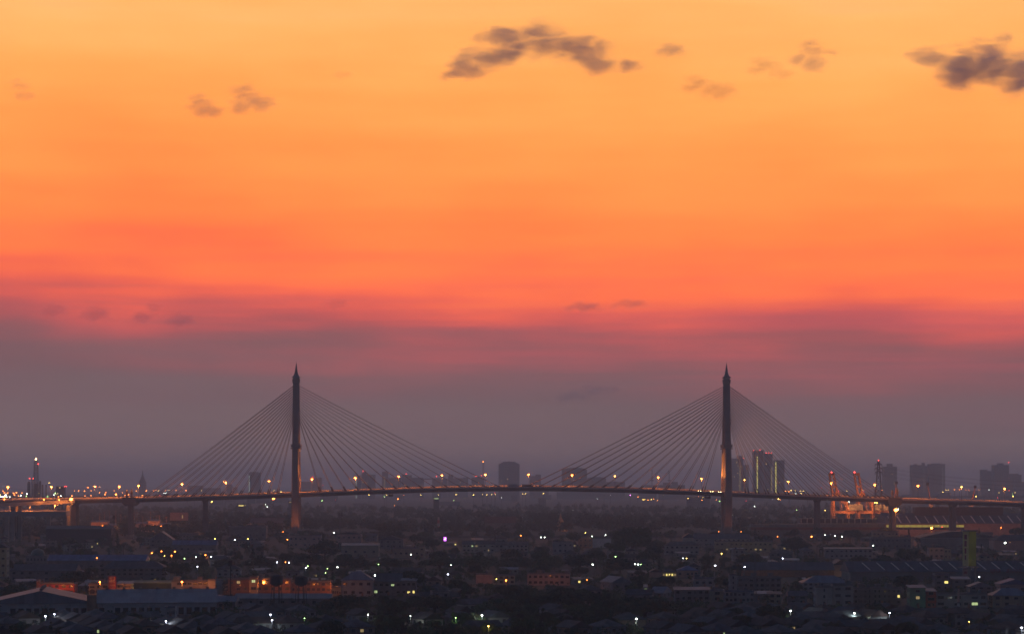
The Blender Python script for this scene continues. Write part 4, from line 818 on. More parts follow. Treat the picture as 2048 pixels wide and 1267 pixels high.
bldg(1366, 1388, 1066, 1092, 'pale gable end of the long hall before the right tower', st=1, nw=0, roof='gablef', wall=M_pale, rm=M_dtin, dep=12, win=False, vis=1078, name='hall', cat='hall')
bldg(1389, 1500, 1067, 1092, 'long dark-roofed hall at the foot of the right tower', st=2, nw=12, roof='gable', wall=M_pale, rm=M_dtin, dep=16, pil=12, vis=1084, name='hall', cat='hall')
bldg(1430, 1545, 1081, 1103, 'columned school block glowing dull yellow below the long hall', st=2, nw=12, roof='flat', wall=M_cream, rm=M_tin, dep=9, pil=12, lit=tuple((0, i, 'd') for i in (2, 3, 5, 8, 9)), vis=1093, name='school_block', cat='school')
bldg(1556, 1582, 1084, 1102, 'small building with two lit yellow openings', st=1, nw=3, roof='hip', wall=M_cream, rm=M_roof, dep=8, lit=((0, 1, 'd'), (0, 2, 'y')), vis=1096)
bldg(1746, 1797, 1061, 1090, 'orange-lit balconied block below the right bridge piers', st=3, nw=7, roof='flat', wall=M_cream, rm=M_concd, dep=10, balc=True, vis=1078, name='apartment_block', cat='apartments')
bldg(1742, 1822, 1073, 1096, 'grey long block in front of the orange-lit balconies', st=2, nw=10, roof='flat', wall=M_grey, rm=M_concd, dep=10, vis=1090, name='apartment_block', cat='apartments')
bldg(1842, 1992, 1062, 1096, 'wide hall with a pale arched roof', st=1, nw=0, roof='arch', wall=M_concd, rm=M_dtin, dep=40, rise=6, win=False, vis=1082, name='hall', cat='hall')
bldg(1988, 2080, 1069, 1100, 'dark hip-roofed hall with lit columns at the right edge', st=1, nw=0, roof='hip', wall=M_pink, rm=M_roof, dep=22, win=False, pil=12, vis=1092, name='hall', cat='hall')
bldg(1858, 1888, 1092, 1117, 'pink house left of the bright yellow facade', st=2, nw=3, roof='flat', wall=M_pink, rm=M_roof, dep=9, vis=1110)
bldg(1889, 1902, 1095, 1117, 'small house with a bright yellow facade', st=2, nw=2, roof='flat', wall=M_cream, rm=M_roof, dep=8, vis=1110)
bldg(1958, 1983, 1104, 1124, 'small cream house behind the workshop roof', st=2, nw=2, roof='hip', wall=M_cream, rm=M_roof, dep=8, vis=1118)
bldg(1650, 1745, 1094, 1116, 'low pale terrace behind the skylit workshop', st=2, nw=10, roof='mono', wall=M_pale, rm=M_tin, dep=9, vis=1108)
bldg(1540, 1585, 1098, 1120, 'two-arched pale house among dark trees', st=2, nw=4, roof='hip', wall=M_grey, rm=M_roof, dep=9, vis=1112)
bldg(95, 290, 1109, 1140, 'long blue-roofed market hall behind the orange shops', st=1, nw=10, roof='gable', wall=M_grey, rm=M_blue, dep=20, rise=4, vis=1124, name='market_hall', cat='market')
bldg(200, 332, 1122, 1160, 'dark multi-storey block behind the canopy', st=3, nw=12, roof='hip', wall=M_grey, rm=M_dtin, dep=16, vis=1150, name='apartment_block', cat='apartments')
bldg(20, 150, 1128, 1162, 'low dark hall behind the red shop', st=2, nw=8, roof='gable', wall=M_grey, rm=M_dtin, dep=18, vis=1150, name='hall', cat='hall')
bldg(-14, 13, 1085, 1152, 'yellowish lit building cut by the left edge', st=4, nw=2, roof='gablef', wall=M_cream, rm=M_roof, dep=9, vis=1148)
bldg(92, 222, 1051, 1090, 'long dark platform roof under the left approach', st=1, nw=0, roof='gable', wall=M_dark, rm=M_dtin, dep=22, rise=3, win=False, vis=1064, name='market_hall', cat='market')
bldg(300, 345, 1062, 1094, 'grey house with a steep white-edged gable', st=2, nw=4, roof='gablef', wall=M_grey, rm=M_gtin, dep=16, rise=8, vis=1080)
bldg(345, 432, 1080, 1104, 'blue-roofed long house below the bridge pier', st=1, nw=7, roof='gable', wall=M_grey, rm=M_blue, dep=14, vis=1096)
bldg(458, 532, 1051, 1080, 'pale-edged flat-roofed depot left of the left tower', st=1, nw=6, roof='flat', wall=M_grey, rm=M_gtin, dep=16, vis=1062, name='depot', cat='depot')
bldg(578, 642, 1069, 1094, 'pinkish block at the foot of the left tower', st=2, nw=7, roof='flat', wall=M_pink, rm=M_concd, dep=10, vis=1086, name='apartment_block', cat='apartments')
bldg(500, 566, 1035, 1072, 'big dark shed left of the left tower', st=1, nw=0, roof='gable', wall=M_grey, rm=M_dtin, dep=24, rise=6, win=False, vis=1056, name='shed', cat='shed')
bldg(434, 480, 1128, 1152, 'pale-fronted house with grey roof behind the brick flats', st=2, nw=4, roof='hip', wall=M_pale, rm=M_roof, dep=10, vis=1144)
# dome of the mosque
d = gd(1128); s = d / F; dm = empty('domed_hall', 'low hall with a dark green dome at the left', 'mosque', (gx(71, d), d + 9, 0)); r = 14 * s
hz = CZ + (HY - 1110) * s
obj('wall', MB().box(-r * 1.5, r * 1.5, -r, r, 0, hz).mesh('wall', M_grey), dm)
obj('dome', MB().lathe([(r, hz + 0.003), (r * 0.98, hz + r * 0.3), (r * 0.83, hz + r * 0.6), (r * 0.55, hz + r * 0.82), (r * 0.2, hz + r * 0.96), (0.1, hz + r * 1.05)], 20).mesh('dome', mat('green_dome', (0.02, 0.09, 0.08), 0.4, 0.2, 0.3)), dm)
obj('finial', MB().tube((0, 0, hz + r), (0, 0, hz + r * 1.3), 0.15, 0.05).mesh('finial', M_brass), dm)
for i in range(6): obj('window', window_mesh(1.2, 2.0), dm, (-r * 1.2 + i * r * 0.48, -r - 0.02, hz * 0.4))
protect(56, 86, 1096, 1116, d); OCC.append((gx(71, d), d + 9, 14))

# --- twin water tanks on stilts
for x, yt, i in ((553, 1147, 0), (602, 1149, 1)):
    d = gd(1214 + i); s = d / F; o = empty('water_tank', ('left' if i == 0 else 'right') + ' of the two dark water tanks on tall stilts', 'water tank', (gx(x, d), d, 0))
    zt, zb = CZ + (HY - yt) * s, CZ + (HY - 1165) * s; r = 3.4
    obj('tank', MB().lathe([(0.6, zb - 1.8), (r * 0.8, zb - 0.9), (r, zb), (r, zt - 1), (r * 0.7, zt - 0.4), (0.2, zt)], 14).mesh('tank', M_dark), o)
    for q in range(6):
        a = q * math.pi / 3; obj('leg', MB().tube((2.4 * math.cos(a) * 1.25, 2.4 * math.sin(a) * 1.25, 0), (2.4 * math.cos(a), 2.4 * math.sin(a), zb), 0.18).mesh('leg', M_dark), o)
    for z in (zb * 0.35, zb * 0.7):
        mb = MB()
        for q in range(6):
            a, b = q * math.pi / 3, (q + 1) * math.pi / 3; k = 2.4 * (1.25 - 0.25 * z / zb); mb.tube((k * math.cos(a), k * math.sin(a), z), (k * math.cos(b), k * math.sin(b), z), 0.09, n=4)
        obj('brace_ring', mb.mesh('brace_ring', M_dark), o)
    protect(x - 12, x + 12, yt, 1196, d); OCC.append((gx(x, d), d, 5))
# --- masts and poles
def lattice(name, label, cat, x, yt, d, wb, wt, arms=(), m=M_steel, thick=0.16, n=9, red=None):
    o = empty(name, label, cat, (gx(x, d), d, 0)); z = px(x, yt, d).z; c = [(1, 1), (1, -1), (-1, -1), (-1, 1)]
    w = lambda t: wb + (wt - wb) * min(1, t)
    for a, b in c: obj('leg', MB().tube((a * wb, b * wb, 0), (a * wt, b * wt, z), thick, n=4).mesh('leg', m), o)
    mb = MB()
    for k in range(n):
        z0, z1 = z * k / n, z * (k + 1) / n; w0, w1 = w(k / n), w((k + 1) / n)
        for q in range(4):
            (a, b), (e, f) = c[q], c[(q + 1) % 4]
            mb.tube((a * w0, b * w0, z0), (e * w1, f * w1, z1), thick * 0.6, n=3); mb.tube((e * w0, f * w0, z0), (a * w1, b * w1, z1), thick * 0.6, n=3)
            mb.tube((a * w1, b * w1, z1), (e * w1, f * w1, z1), thick * 0.6, n=3)
    obj('bracing', mb.mesh('bracing', m), o)
    for (za, l) in arms:
        for sgn in (-1, 1):
            obj('cross_arm', MB().tube((0, 0, za), (sgn * l, 0, za + 0.5), thick * 1.2, n=4).tube((0, 0, za + 2.6), (sgn * l, 0, za + 0.5), thick, n=4).tube((sgn * l, 0, za + 0.5), (sgn * l, 0, za - 2.2), thick, n=4).mesh('cross_arm', m), o)
    if red: obj('warning_light', head_me[red], o, (0, 0, z + 0.6), 0, 0.9 * d / 4000)
    return o
pyl = lattice('power_pylon', 'tall lattice power pylon with three pairs of cross arms behind the right monument pier', 'pylon', 1757, 921, 2760, 7.2, 0.9, [(px(0, 945, 2760).z, 4.2), (px(0, 937, 2760).z, 4.4), (px(0, 929, 2760).z, 4.2)], thick=0.34, n=11, red='R')
# conductors sweeping right from the pylon
for i, yy in enumerate((929, 937, 945)):
    for sgn in (-1, 1):
        a = px(1757, yy, 2760) + Vector((sgn * 4.2, 0, -2.0)); b = px(2140, yy + 34, 2900) + Vector((sgn * 4.2, 0, 0)); mb = MB(); prev = None
        for q in range(13):
            w = q / 12; p = a.lerp(b, w); p.z -= 26 * w * (1 - w)
            if prev is not None: mb.tube(prev - a, p - a, 0.07, n=3)
            prev = p.copy()
        o = obj('power_line', mb.mesh('power_line', M_dark), None, a); tag(o, f'{["upper", "middle", "lower"][i]} power line sagging right from the pylon, {"left" if sgn < 0 else "right"} arm', 'power line', 'power lines right of the pylon')
tm = lattice('telecom_mast', 'thin telecom mast with antenna cluster right of the left tower', 'mast', 680.5, 1026, 2330, 1.1, 0.5, thick=0.17, n=14)
ztm = px(0, 1026, 2330).z
for q in range(6):
    a = q * math.pi / 3; obj('antenna', MB().box(-0.25, 0.25, -0.15, 0.15, ztm - 3.2, ztm + 0.6).mesh('antenna', M_dark), tm, (2.2 * math.cos(a), 2.2 * math.sin(a), 0), a)
obj('antenna_ring', MB().lathe([(2.2, ztm - 1.6), (2.2, ztm - 1.3)], 10).mesh('antenna_ring', M_dark), tm)
lattice('radio_mast', 'tall far radio mast with a light on top left of the round-shouldered tower block', 'mast', 966.5, 923, 9000, 5.5, 2.0, thick=0.8, n=12, red='O')
lattice('lattice_mast', 'thin lattice mast in front of the pale apartment rows', 'mast', 1510, 1112, gd(1207), 0.9, 0.35, thick=0.08, n=18)
for x, y0, y1, w, l, nm in ((461, 1120, 1216, 0.34, 'dark pole with a box head left of the brick flats', 'pole'), (249.5, 1165, 1218, 0.16, 'thin utility pole in front of the twin-roofed warehouse, right one', 'utility_pole'), (172.5, 1172, 1218, 0.16, 'thin utility pole in front of the twin-roofed warehouse, middle one', 'utility_pole'),
                       (432, 1168, 1222, 0.2, 'utility pole with crossarms right of the graffiti building', 'utility_pole'), (267, 1178, 1218, 0.1, 'slender bare pole beyond the warehouse roof', 'pole'), (1634, 1090, 1150, 0.2, 'reddish bare pole between the workshop and the terrace', 'pole'), (608, 1178, 1212, 0.12, 'thin pole right of the water tanks', 'utility_pole'),
                       (228, 1030, 1100, 0.3, 'dark pole with a small head near the left monument pier', 'pole'), (1428.5, 1143, 1172, 0.35, 'pale square post at the end of the white-walled shed', 'post'), (1188, 1120, 1168, 0.18, 'thin dark pole near the bright skylight strip', 'pole'), (1820, 1126, 1160, 0.18, 'reddish pole in front of the skylit workshop', 'pole')):
    d = gd(y1); o = empty(nm, l, 'pole', (gx(x, d), d, 0)); hh = px(x, y0, d).z
    obj('shaft', MB().tube((0, 0, 0), (0, 0, hh), w * 1.1, w * 0.8, 6).mesh('shaft', M_dark if x != 1428.5 else M_pale), o)
    if 'utility' in nm:
        for z in (hh - 0.6, hh - 1.8): obj('crossarm', MB().box(-1.1, 1.1, -0.07, 0.07, z, z + 0.14).mesh('crossarm', M_dark), o, (0, -w, 0))
    if x in (461, 228): obj('head_box', MB().box(-1.0, 1.0, -0.6, 0.6, hh - 2.6, hh).mesh('head_box', M_dark), o)
d = gd(1251); o = empty('monopole_mast', 'thick pale monopole mast in front of the shophouse row', 'mast', (gx(1917, d), d, 0)); hh = px(0, 1176, d).z
obj('shaft', MB().tube((0, 0, 0), (0, 0, hh * 0.62), 0.62, 0.56, 12).mesh('shaft', M_white), o); obj('upper_shaft', MB().tube((0, 0, hh * 0.62 + 0.003), (0, 0, hh), 0.5, 0.42, 12).mesh('upper_shaft', M_pink), o)
obj('flange', MB().tube((0, 0, hh * 0.61), (0, 0, hh * 0.64), 0.8, 0.8, 12).mesh('flange', M_steel), o); protect(1913, 1921, 1178, 1246, d)
# --- red and white chimney, chedi, temple hall
d = 2900; o = empty('banded_chimney', 'thin red and white banded chimney left of the purple sign', 'chimney', (gx(877, d), d, 0)); zt = px(0, 1033, d).z
for k in range(5): obj('band', MB().tube((0, 0, zt * k / 5), (0, 0, zt * (k + 1) / 5 - 0.003), 1.9 - 0.12 * k, 1.8 - 0.12 * k, 10).mesh('band', M_redw if k % 2 else M_pale), o)
d = 3000; o = empty('chedi', 'small golden chedi spire rising from the dark wood', 'temple', (gx(1121, d), d, 0)); zt = px(0, 1031, d).z
obj('base', MB().box(-9, 9, -9, 9, 0, 4).mesh('base', M_pale), o)
obj('bell', MB().lathe([(8, 4.003), (7.4, 7), (5.0, 9.5), (4.4, 13), (2.4, 16), (2.0, 17)], 14).mesh('bell', M_gold), o)
obj('spire', MB().lathe([(1.9, 17.003), (1.2, 20), (0.6, 23), (0.1, max(24, zt))], 10).mesh('spire', M_gold), o)
light(o, 'POINT', (7, -16, 6), 2500, COLS['O'], 1)
bldg(970, 1032, 1032, 1064, 'dark temple-like hall with stepped red roof in the wood', st=1, nw=6, roof='gable', wall=M_grey, rm=mat('temple_roof', (0.13, 0.06, 0.045), 0.8, 0.3, 0.2), dep=18, rise=8, vis=1056, name='temple_hall', cat='temple')
# --- purple lit sign
d = gd(1094); s = d / F; o = empty('lit_sign', 'small bright purple lit sign on a post', 'sign', (gx(890, d), d, 0))
z0, z1 = CZ + (HY - 1081) * s, CZ + (HY - 1073) * s
obj('panel', MB().box(-1.3, 1.3, -0.15, 0.15, z0, z1).mesh('panel', emit('purple_sign', (0.75, 0.12, 1.0), 2.5)), o); obj('post', MB().box(-0.15, 0.15, 0.16, 0.4, 0, z1).mesh('post', M_steel), o)
obj('symbol', MB().box(-0.7, 0.7, -0.22, -0.16, z0 + (z1 - z0) * 0.3, z0 + (z1 - z0) * 0.5).box(-0.1, 0.8, -0.22, -0.16, z0 + (z1 - z0) * 0.55, z0 + (z1 - z0) * 0.8).mesh('symbol', emit('sign_white', (1, 0.9, 1), 4)), o); protect(884, 896, 1071, 1084, d)
# --- billboard on posts
d = 2795; s = d / F; o = empty('billboard', 'reddish billboard on posts under the left bridge span', 'billboard', (gx(358, d), d, 0)); w = 18 * s
obj('panel', MB().box(-w, w, -0.3, 0.3, CZ + (HY - 1040) * s, CZ + (HY - 1024) * s).mesh('panel', M_pink), o)
for q in (-0.8, 0, 0.8): obj('post', MB().box(q * w - 0.3, q * w + 0.3, 0.31, 0.9, 0, CZ + (HY - 1025) * s).mesh('post', M_steel), o)
obj('lit_strip', MB().box(w * 0.35, w * 0.35 + 0.8, -0.4, -0.31, CZ + (HY - 1036) * s, CZ + (HY - 1029) * s).mesh('lit_strip', E_dim), o)
protect(338, 378, 1022, 1042, d)
# --- dark steel frame at the bottom
d = 905; p0, p1 = px(698, 1262, d), px(847, 1250, d)
o = empty('steel_frame', 'dark open steel frame of a roof hoarding at the bottom edge', 'frame', ((p0.x + p1.x) / 2, d, 0)); hw = (p1.x - p0.x) / 2
for i in range(18): obj('upright', MB().box(-0.05, 0.05, -0.05, 0.05, 0 if i % 6 == 0 else p0.z - 0.5, p1.z).mesh('upright', M_dark), o, (-hw + i * 2 * hw / 17, 0, 0))
for z in (p0.z - 0.4, (p0.z + p1.z) / 2, p1.z): obj('rail', MB().box(-hw, hw, -0.13, -0.055, z - 0.06, z + 0.06).mesh('rail', M_dark), o)
protect(697, 848, 1249, 1263, d)

# --- striped roof warehouse behind the right bridge piers, and the long wall before it
d = 2700; s = d / F
o = empty('striped_warehouse', 'huge dark warehouse with white ribs down its roof and a lit window band', 'warehouse', (gx(1835, d), d + 40, 0))
xa, xb = gx(1772, d) - gx(1835, d), gx(2140, d) - gx(1835, d); ze = CZ + (HY - 1046) * s; zr = CZ + (HY - 1025) * (d + 40) / F
obj('wall', MB().box(xa, xb, -38, 38, 0, ze).mesh('wall', M_pink), o)
obj('roof', MB().frustum([(xa, -39, ze + 0.01), (xa, 39, ze + 0.01), (xa, 0, zr)], [(xb, -39, ze + 0.01), (xb, 39, ze + 0.01), (xb, 0, zr)]).mesh('roof', M_dtin), o)
zm = CZ + (HY - 1013) * (d + 40) / F; ma, mb_ = gx(1828, d + 40) - gx(1835, d), gx(2003, d + 40) - gx(1835, d)
obj('roof_monitor', MB().box(ma, mb_, -9, 9, zr - 4, zm).mesh('roof_monitor', mat('monitor_brown', (0.085, 0.06, 0.055), 0.8, 0.3, 0.1)), o)
for i in range(24):
    xx = xa + 6 + i * 11.2
    if xx > xb - 8: break
    sl = (zr - ze) / 39; mbb = MB(); y0, y1 = -37.5, -11; zf = lambda yy: ze + 0.01 + (39 + yy) * sl + 0.12
    wdt = 1.35 if i % 2 else 0.8
    mbb.slab([(xx + 0.9, y0, zf(y0)), (xx + 0.9 + wdt, y0, zf(y0)), (xx + wdt, y1, zf(y1)), (xx, y1, zf(y1))], None, 0.1)
    obj('roof_rib', mbb.mesh('roof_rib', M_sky), o)
lb0, lb1 = gx(1768, d) - gx(1835, d), gx(1929, d) - gx(1835, d); lb0 = max(lb0, xa + 0.5)
nb = 13
for i in range(nb): obj('lit_window', MB().box(lb0 + i * (lb1 - lb0) / nb + 0.35, lb0 + (i + 1) * (lb1 - lb0) / nb - 0.35, -38.15, -38.003, CZ + (HY - 1053.5) * s, CZ + (HY - 1049) * s).mesh('lit_window', emit('warehouse_window', (0.62, 0.55, 0.10), 0.42)), o)
for i in range(9): obj('lower_window', MB().box(lb0 + i * (lb1 - lb0) / 9 + 0.3, lb0 + (i + 1) * (lb1 - lb0) / 9 - 0.3, -38.15, -38.003, CZ + (HY - 1058) * s, CZ + (HY - 1054.5) * s).mesh('lower_window', M_glass), o)
d = 2790; s = d / F
o = empty('ribbed_fence_shed', 'long low shed with a dark ribbed roof edge in front of the harbour cranes', 'shed', (gx(1685, d), d, 0)); xa, xb = gx(1600, d) - gx(1685, d), gx(1771, d) - gx(1685, d)
obj('wall', MB().box(xa, xb, 0, 30, 0, CZ + (HY - 1046) * s).mesh('wall', M_concd), o)
obj('roof_edge', MB().box(xa, xb, -0.5, 30, CZ + (HY - 1045) * s, CZ + (HY - 1036.5) * s).mesh('roof_edge', M_dark), o)
for i in range(15): obj('rib', MB().box(xa + 1 + i * 7.4, xa + 1.7 + i * 7.4, -0.75, -0.505, CZ + (HY - 1045) * s, CZ + (HY - 1036.5) * s).mesh('rib', M_sky), o)
d = 2660; s = d / F
o = empty('low_depot', 'long pale depot wall with a reddish band right of the right tower', 'depot', (gx(1640, d), d, 0)); xa, xb = gx(1502, d) - gx(1640, d), gx(1771, d) - gx(1640, d)
obj('wall', MB().box(xa, xb, 0, 12, 0, CZ + (HY - 1059) * s).mesh('wall', M_grey), o)
obj('red_band', MB().box(xa - 0.5, xb, -0.4, 12, CZ + (HY - 1058.8) * s, CZ + (HY - 1053.5) * s).mesh('red_band', mat('faded_red', (0.20, 0.09, 0.07), 0.8, 0.3, 0.1)), o)
obj('roof', MB().box(xa - 0.5, xb, -0.2, 12, CZ + (HY - 1053.3) * s, CZ + (HY - 1047) * s).mesh('roof', M_gtin), o)

# --- harbour cranes
def crane(x, d, label, sgn_text, scale=1.0):
    s = d / F; o = empty('harbour_crane', label, 'crane', (gx(x, d), d, 0), 0, 'orange harbour cranes')
    # local x in photo pixels from the crane's left leg
    P = lambda a, y, v=0.0: (a * s, v, CZ + (HY - y) * s)
    for v in (-9, 9):
        for a in (3, 34): obj('leg', MB().frustum(leg_ring(a * s, v, 0, 1.9, 1.3), leg_ring((a + (1 if a < 10 else -4)) * s, v * 0.9, P(0, 995)[2], 1.5, 1.1)).mesh('leg', M_crane), o)
        obj('portal_beam', MB().box(2 * s, 46 * s, v - 0.9, v + 0.9, P(0, 1026)[2], P(0, 1021)[2]).mesh('portal_beam', M_crane), o)
        obj('knee_brace', MB().tube(P(4, 1025, v), P(12, 1038, v), 0.6, n=4).mesh('knee_brace', M_crane), o)
        obj('boom', MB().tube(P(6, 1000, v * 0.35), P(-3.5, 948, v * 0.35), 1.6, 1.4, n=4).tube(P(14.5, 1000, v * 0.35), P(5, 948, v * 0.35), 1.6, 1.4, n=4).mesh('boom', M_crane), o)
        obj('back_stay', MB().tube(P(14, 992, v * 0.6), P(36, 1020, v * 0.9), 0.5, n=4).mesh('back_stay', M_crane), o)
        for a, y0, y1 in ((18, 990, 1022), (27, 1000, 1022)): obj('frame_post', MB().tube(P(a, y0, v * 0.8), P(a + 3, y1, v * 0.9), 0.55, n=4).mesh('frame_post', M_crane), o)
    obj('boom_head', MB().box(-4.5 * s, 6.5 * s, -4, 4, P(0, 950)[2], P(0, 945)[2]).mesh('boom_head', M_crane), o)
    obj('boom_tie', MB().box(-1 * s, 9 * s, -3.4, 3.4, P(0, 974)[2], P(0, 971)[2]).mesh('boom_tie', M_crane), o)
    obj('apex_frame', MB().frustum(leg_ring(9 * s, 0, P(0, 1000)[2], 5.5, 5), leg_ring(13 * s, 0, P(0, 984)[2], 3.2, 3)).mesh('apex_frame', M_crane), o)
    mh = obj('machinery_house', MB().box(31 * s, 63 * s, -6, 6, P(0, 1019.5)[2], P(0, 1008)[2]).mesh('machinery_house', M_house), o)
    for a in (52, 55.5): obj('vent', MB().box(a * s, (a + 1.4) * s, -6.15, -6.003, P(0, 1017.8)[2], P(0, 1016.4)[2]).mesh('vent', M_dark), mh)
    obj('lettering', squiggle(int(x), 9, 0.9, -6.1).mesh('lettering', M_dark), mh, (39 * s, 0, P(0, 1014)[2]), 0, (1, 1, 1))
    obj('trolley_girder', MB().box(16 * s, 66 * s, -3, 3, P(0, 1024)[2], P(0, 1019.9)[2]).mesh('trolley_girder', M_crane), o)
    for q in (-1, 1): obj('sill_beam', MB().box(1 * s, 46 * s, q * 9 - 0.7, q * 9 + 0.7, 1.2, 3.4).mesh('sill_beam', M_crane), o)
    obj('warning_light', head_me['R'], o, P(-3 if sgn_text else 1, 943.6), 0, 1.1)
    return o
c1 = crane(1662, 3200, 'left of the two orange harbour cranes with raised booms', 0); c2 = crane(1712, 3230, 'right of the two orange harbour cranes with raised booms', 1)
for c in (c1, c2):
    light(c, 'POINT', (20, -30, 30), 30000, (1, 0.38, 0.10), 2); light(c, 'POINT', (-4, -26, 50), 12000, (1, 0.34, 0.08), 2)
light(c2, 'POINT', (50, -40, 16), 8000, (1, 0.4, 0.13), 2)
def jib(x, ytip, lean, d, label):
    s = d / F; o = empty('jib_crane', label, 'crane', (gx(x, d), d, 0), 0, 'slender jib cranes behind the right span'); zt = px(0, ytip, d).z; zb = px(0, 1015, d).z
    obj('tower', MB().tube((0, 0, 0), (0, 0, zb), 2.6, 2.2, 8).mesh('tower', M_crane), o); obj('cabin', MB().box(-3, 3, -3, 3, zb + 0.003, zb + 5).mesh('cabin', M_house), o)
    obj('jib', MB().tube((0, -1.2, zb + 5), (lean, -0.6, zt - 3), 0.9, 0.6, 4).tube((0, 1.2, zb + 5), (lean, 0.6, zt - 3), 0.9, 0.6, 4).mesh('jib', M_crane), o)
    obj('jib_head', MB().box(lean - 1.8, lean + 1.8, -1.2, 1.2, zt - 4, zt).mesh('jib_head', M_dark), o)
    return o
for x, y, ln in ((1862, 964, -5), (1942, 970, 6), (1788, 962, 3.5)):
    j = jib(x, y, ln, 3300, {1862: 'jib crane leaning left in front of the twin tower blocks', 1942: 'jib crane leaning right before the far right towers', 1788: 'jib crane just behind the right monument pier'}[x])
    light(j, 'POINT', (6, -20, 42), 12000, COLS['O'], 1.5)

# ------------------------------------------------------------------ far skyline
def tower(x0, x1, yt, d, label, steps=(), strip=None, nb=5, red=(), lit=0, m=M_far, round_=0, yb=None, name='tower_block', sh=0):
    s = d / F; w = (x1 - x0) * s; a = w / 2; h = px(0, yt, d).z; dep = max(18, min(w, 40)); o = empty(name, label, 'tower block', (gx((x0 + x1) / 2, d), d, 0), 0)
    if sh:     # chamfered shoulders
        pr = [(-a, 0), (a, 0), (a, h - sh), (a * 0.62, h - sh * 0.25), (a * 0.6, h), (-a * 0.6, h), (-a * 0.62, h - sh * 0.25), (-a, h - sh)]
        obj('shaft', MB().frustum([(p, 0, z) for p, z in pr], [(p, dep, z) for p, z in pr]).mesh('shaft', m), o)
    elif round_:
        n = 10; pr = [(-a, 0), (a, 0)] + [(a * math.cos(math.pi * q / n) , h - round_ + round_ * math.sin(math.pi * q / n)) for q in range(n + 1)]
        obj('shaft', MB().frustum([(p, 0, z) for p, z in pr], [(p, dep, z) for p, z in pr]).mesh('shaft', m), o)
    else:
        obj('shaft', MB().box(-a, a, 0, dep, 0, h).mesh('shaft', m), o)
        obj('parapet', MB().box(-a - 0.5, a + 0.5, -0.5, dep + 0.5, h + 0.003, h + 1.6).mesh('parapet', m), o)
    hh = h - max(sh, round_)
    fl = int(hh / 6.5)
    pm = MB().box(-0.9, 0.9, -1.1, -0.004, 0, hh).mesh('pilaster', m)
    for i in range(nb + 1): obj('pilaster', pm, o, (-a + 0.9 + i * (w - 1.8) / nb, 0, 0))
    wm = MB().box(-a + 2.2, a - 2.2, -0.35, -0.004, 0, 3.0).mesh('window_band', M_fard)
    for k in range(2, fl): obj('window_band', wm, o, (0, 0, k * 6.5))
    lm = MB().box(-1.6, 1.6, -0.55, -0.36, 0, 2.2).mesh('lit_window', emit('far_window', (1.0, 0.66, 0.25), 1.3))
    rr = random.Random(int(x0 * 7))
    for q in range(lit): obj('lit_window', lm, o, (rr.uniform(-a + 4, a - 4), 0, rr.randint(6, max(8, fl - 2)) * 6.5 + 0.4))
    for (sx0, sx1, sy) in steps:
        zt = px(0, sy, d).z; b0, b1 = (sx0 - (x0 + x1) / 2) * s, (sx1 - (x0 + x1) / 2) * s
        obj('roof_block', MB().box(b0, b1, dep * 0.2, dep * 0.8, h + 0.003 if not (sh or round_) else h - 6, zt).mesh('roof_block', m), o)
    if strip:
        xx = (strip[0] - (x0 + x1) / 2) * s; zz0, zz1 = px(0, strip[2], d).z, px(0, strip[1], d).z; n = int((zz1 - zz0) / 5.2)
        sm = MB().box(-strip[4] * s / 2, strip[4] * s / 2, -1.3, -1.15, 0, 3.6).mesh('stair_light', strip[3])
        for k in range(n): obj('stair_light', sm, o, (xx, 0, zz0 + k * 5.2))
    for rx, ry in red:
        p = px(rx, ry, d); obj('warning_light', head_me['R'], o, (p.x - o.location.x, 2, p.z), 0, 0.95 * s)
    return o
tower(497, 520, 945, 9135, 'slim tower with a bright white stair strip left of the left bridge tower', [(499, 515, 943)], (498.5, 948, 988, E_stripw, 1.4), 4, m=M_far)
tower(453, 464, 969, 9570, 'small tower left of the white-stripped tower', (), None, 2); tower(375, 404, 971, 10005, 'low far block behind the left stays', (), None, 4); tower(405, 440, 976, 10005, 'lowest far block between the left stays', (), None, 4); tower(464, 474, 974, 9715, 'tiny far block right of the small tower', (), None, 2)
tower(602, 622, 963, 9425, 'low far block just right of the left bridge tower', (), None, 3); tower(623, 643, 956, 9425, 'far stepped block right of the left bridge tower with a red light', [(636, 642, 954)], None, 3, red=((625.5, 953),))
tower(710, 722, 950, 9135, 'narrow slab with a dotted white stair strip behind the stays', (), (712.5, 949, 998, E_stripw, 1.3), 2); tower(723, 750, 949, 9207, 'tower pair with a taller red-lit left half behind the left stays', [(723, 732, 943)], None, 5, red=((726, 941.5),), lit=3)
tower(764, 776, 943, 9280, 'slim tower with dim stair lights behind the left stays', (), (769, 950, 974, E_dim, 1.2), 2); tower(776, 802, 955, 9715, 'broad low slab right of the slim stair-lit tower', (), None, 5); tower(803, 823, 950, 9570, 'peaked block with a red light behind the stays', [(806, 816, 948)], None, 4, red=((812.5, 947),), lit=1); tower(823, 846, 955, 9642, 'flat block left of the gate-shaped building', (), None, 4)
tower(864, 883, 956, 9425, 'right leg of the gate-shaped far building', (), None, 3, red=((873, 952),))
o = tower(845, 864.5, 956, 9427, 'gate-shaped far building bridge of beams over an opening', (), None, 2, name='tower_block')
for ch in list(o.children): bpy.data.objects.remove(ch)
s = 9427 / F; o['label'] = 'thin roof beam joining two far blocks like a gate'; o['category'] = 'beam'; o.name = 'roof_beam'
obj('beam', MB().box(-10 * s, 10 * s, 0, 14, px(0, 958.5, 9427).z, px(0, 956, 9427).z).mesh('beam', M_far), o); obj('column', MB().box(-10 * s, -7 * s, 0, 14, 0, px(0, 958.6, 9427).z).mesh('column', M_far), o)
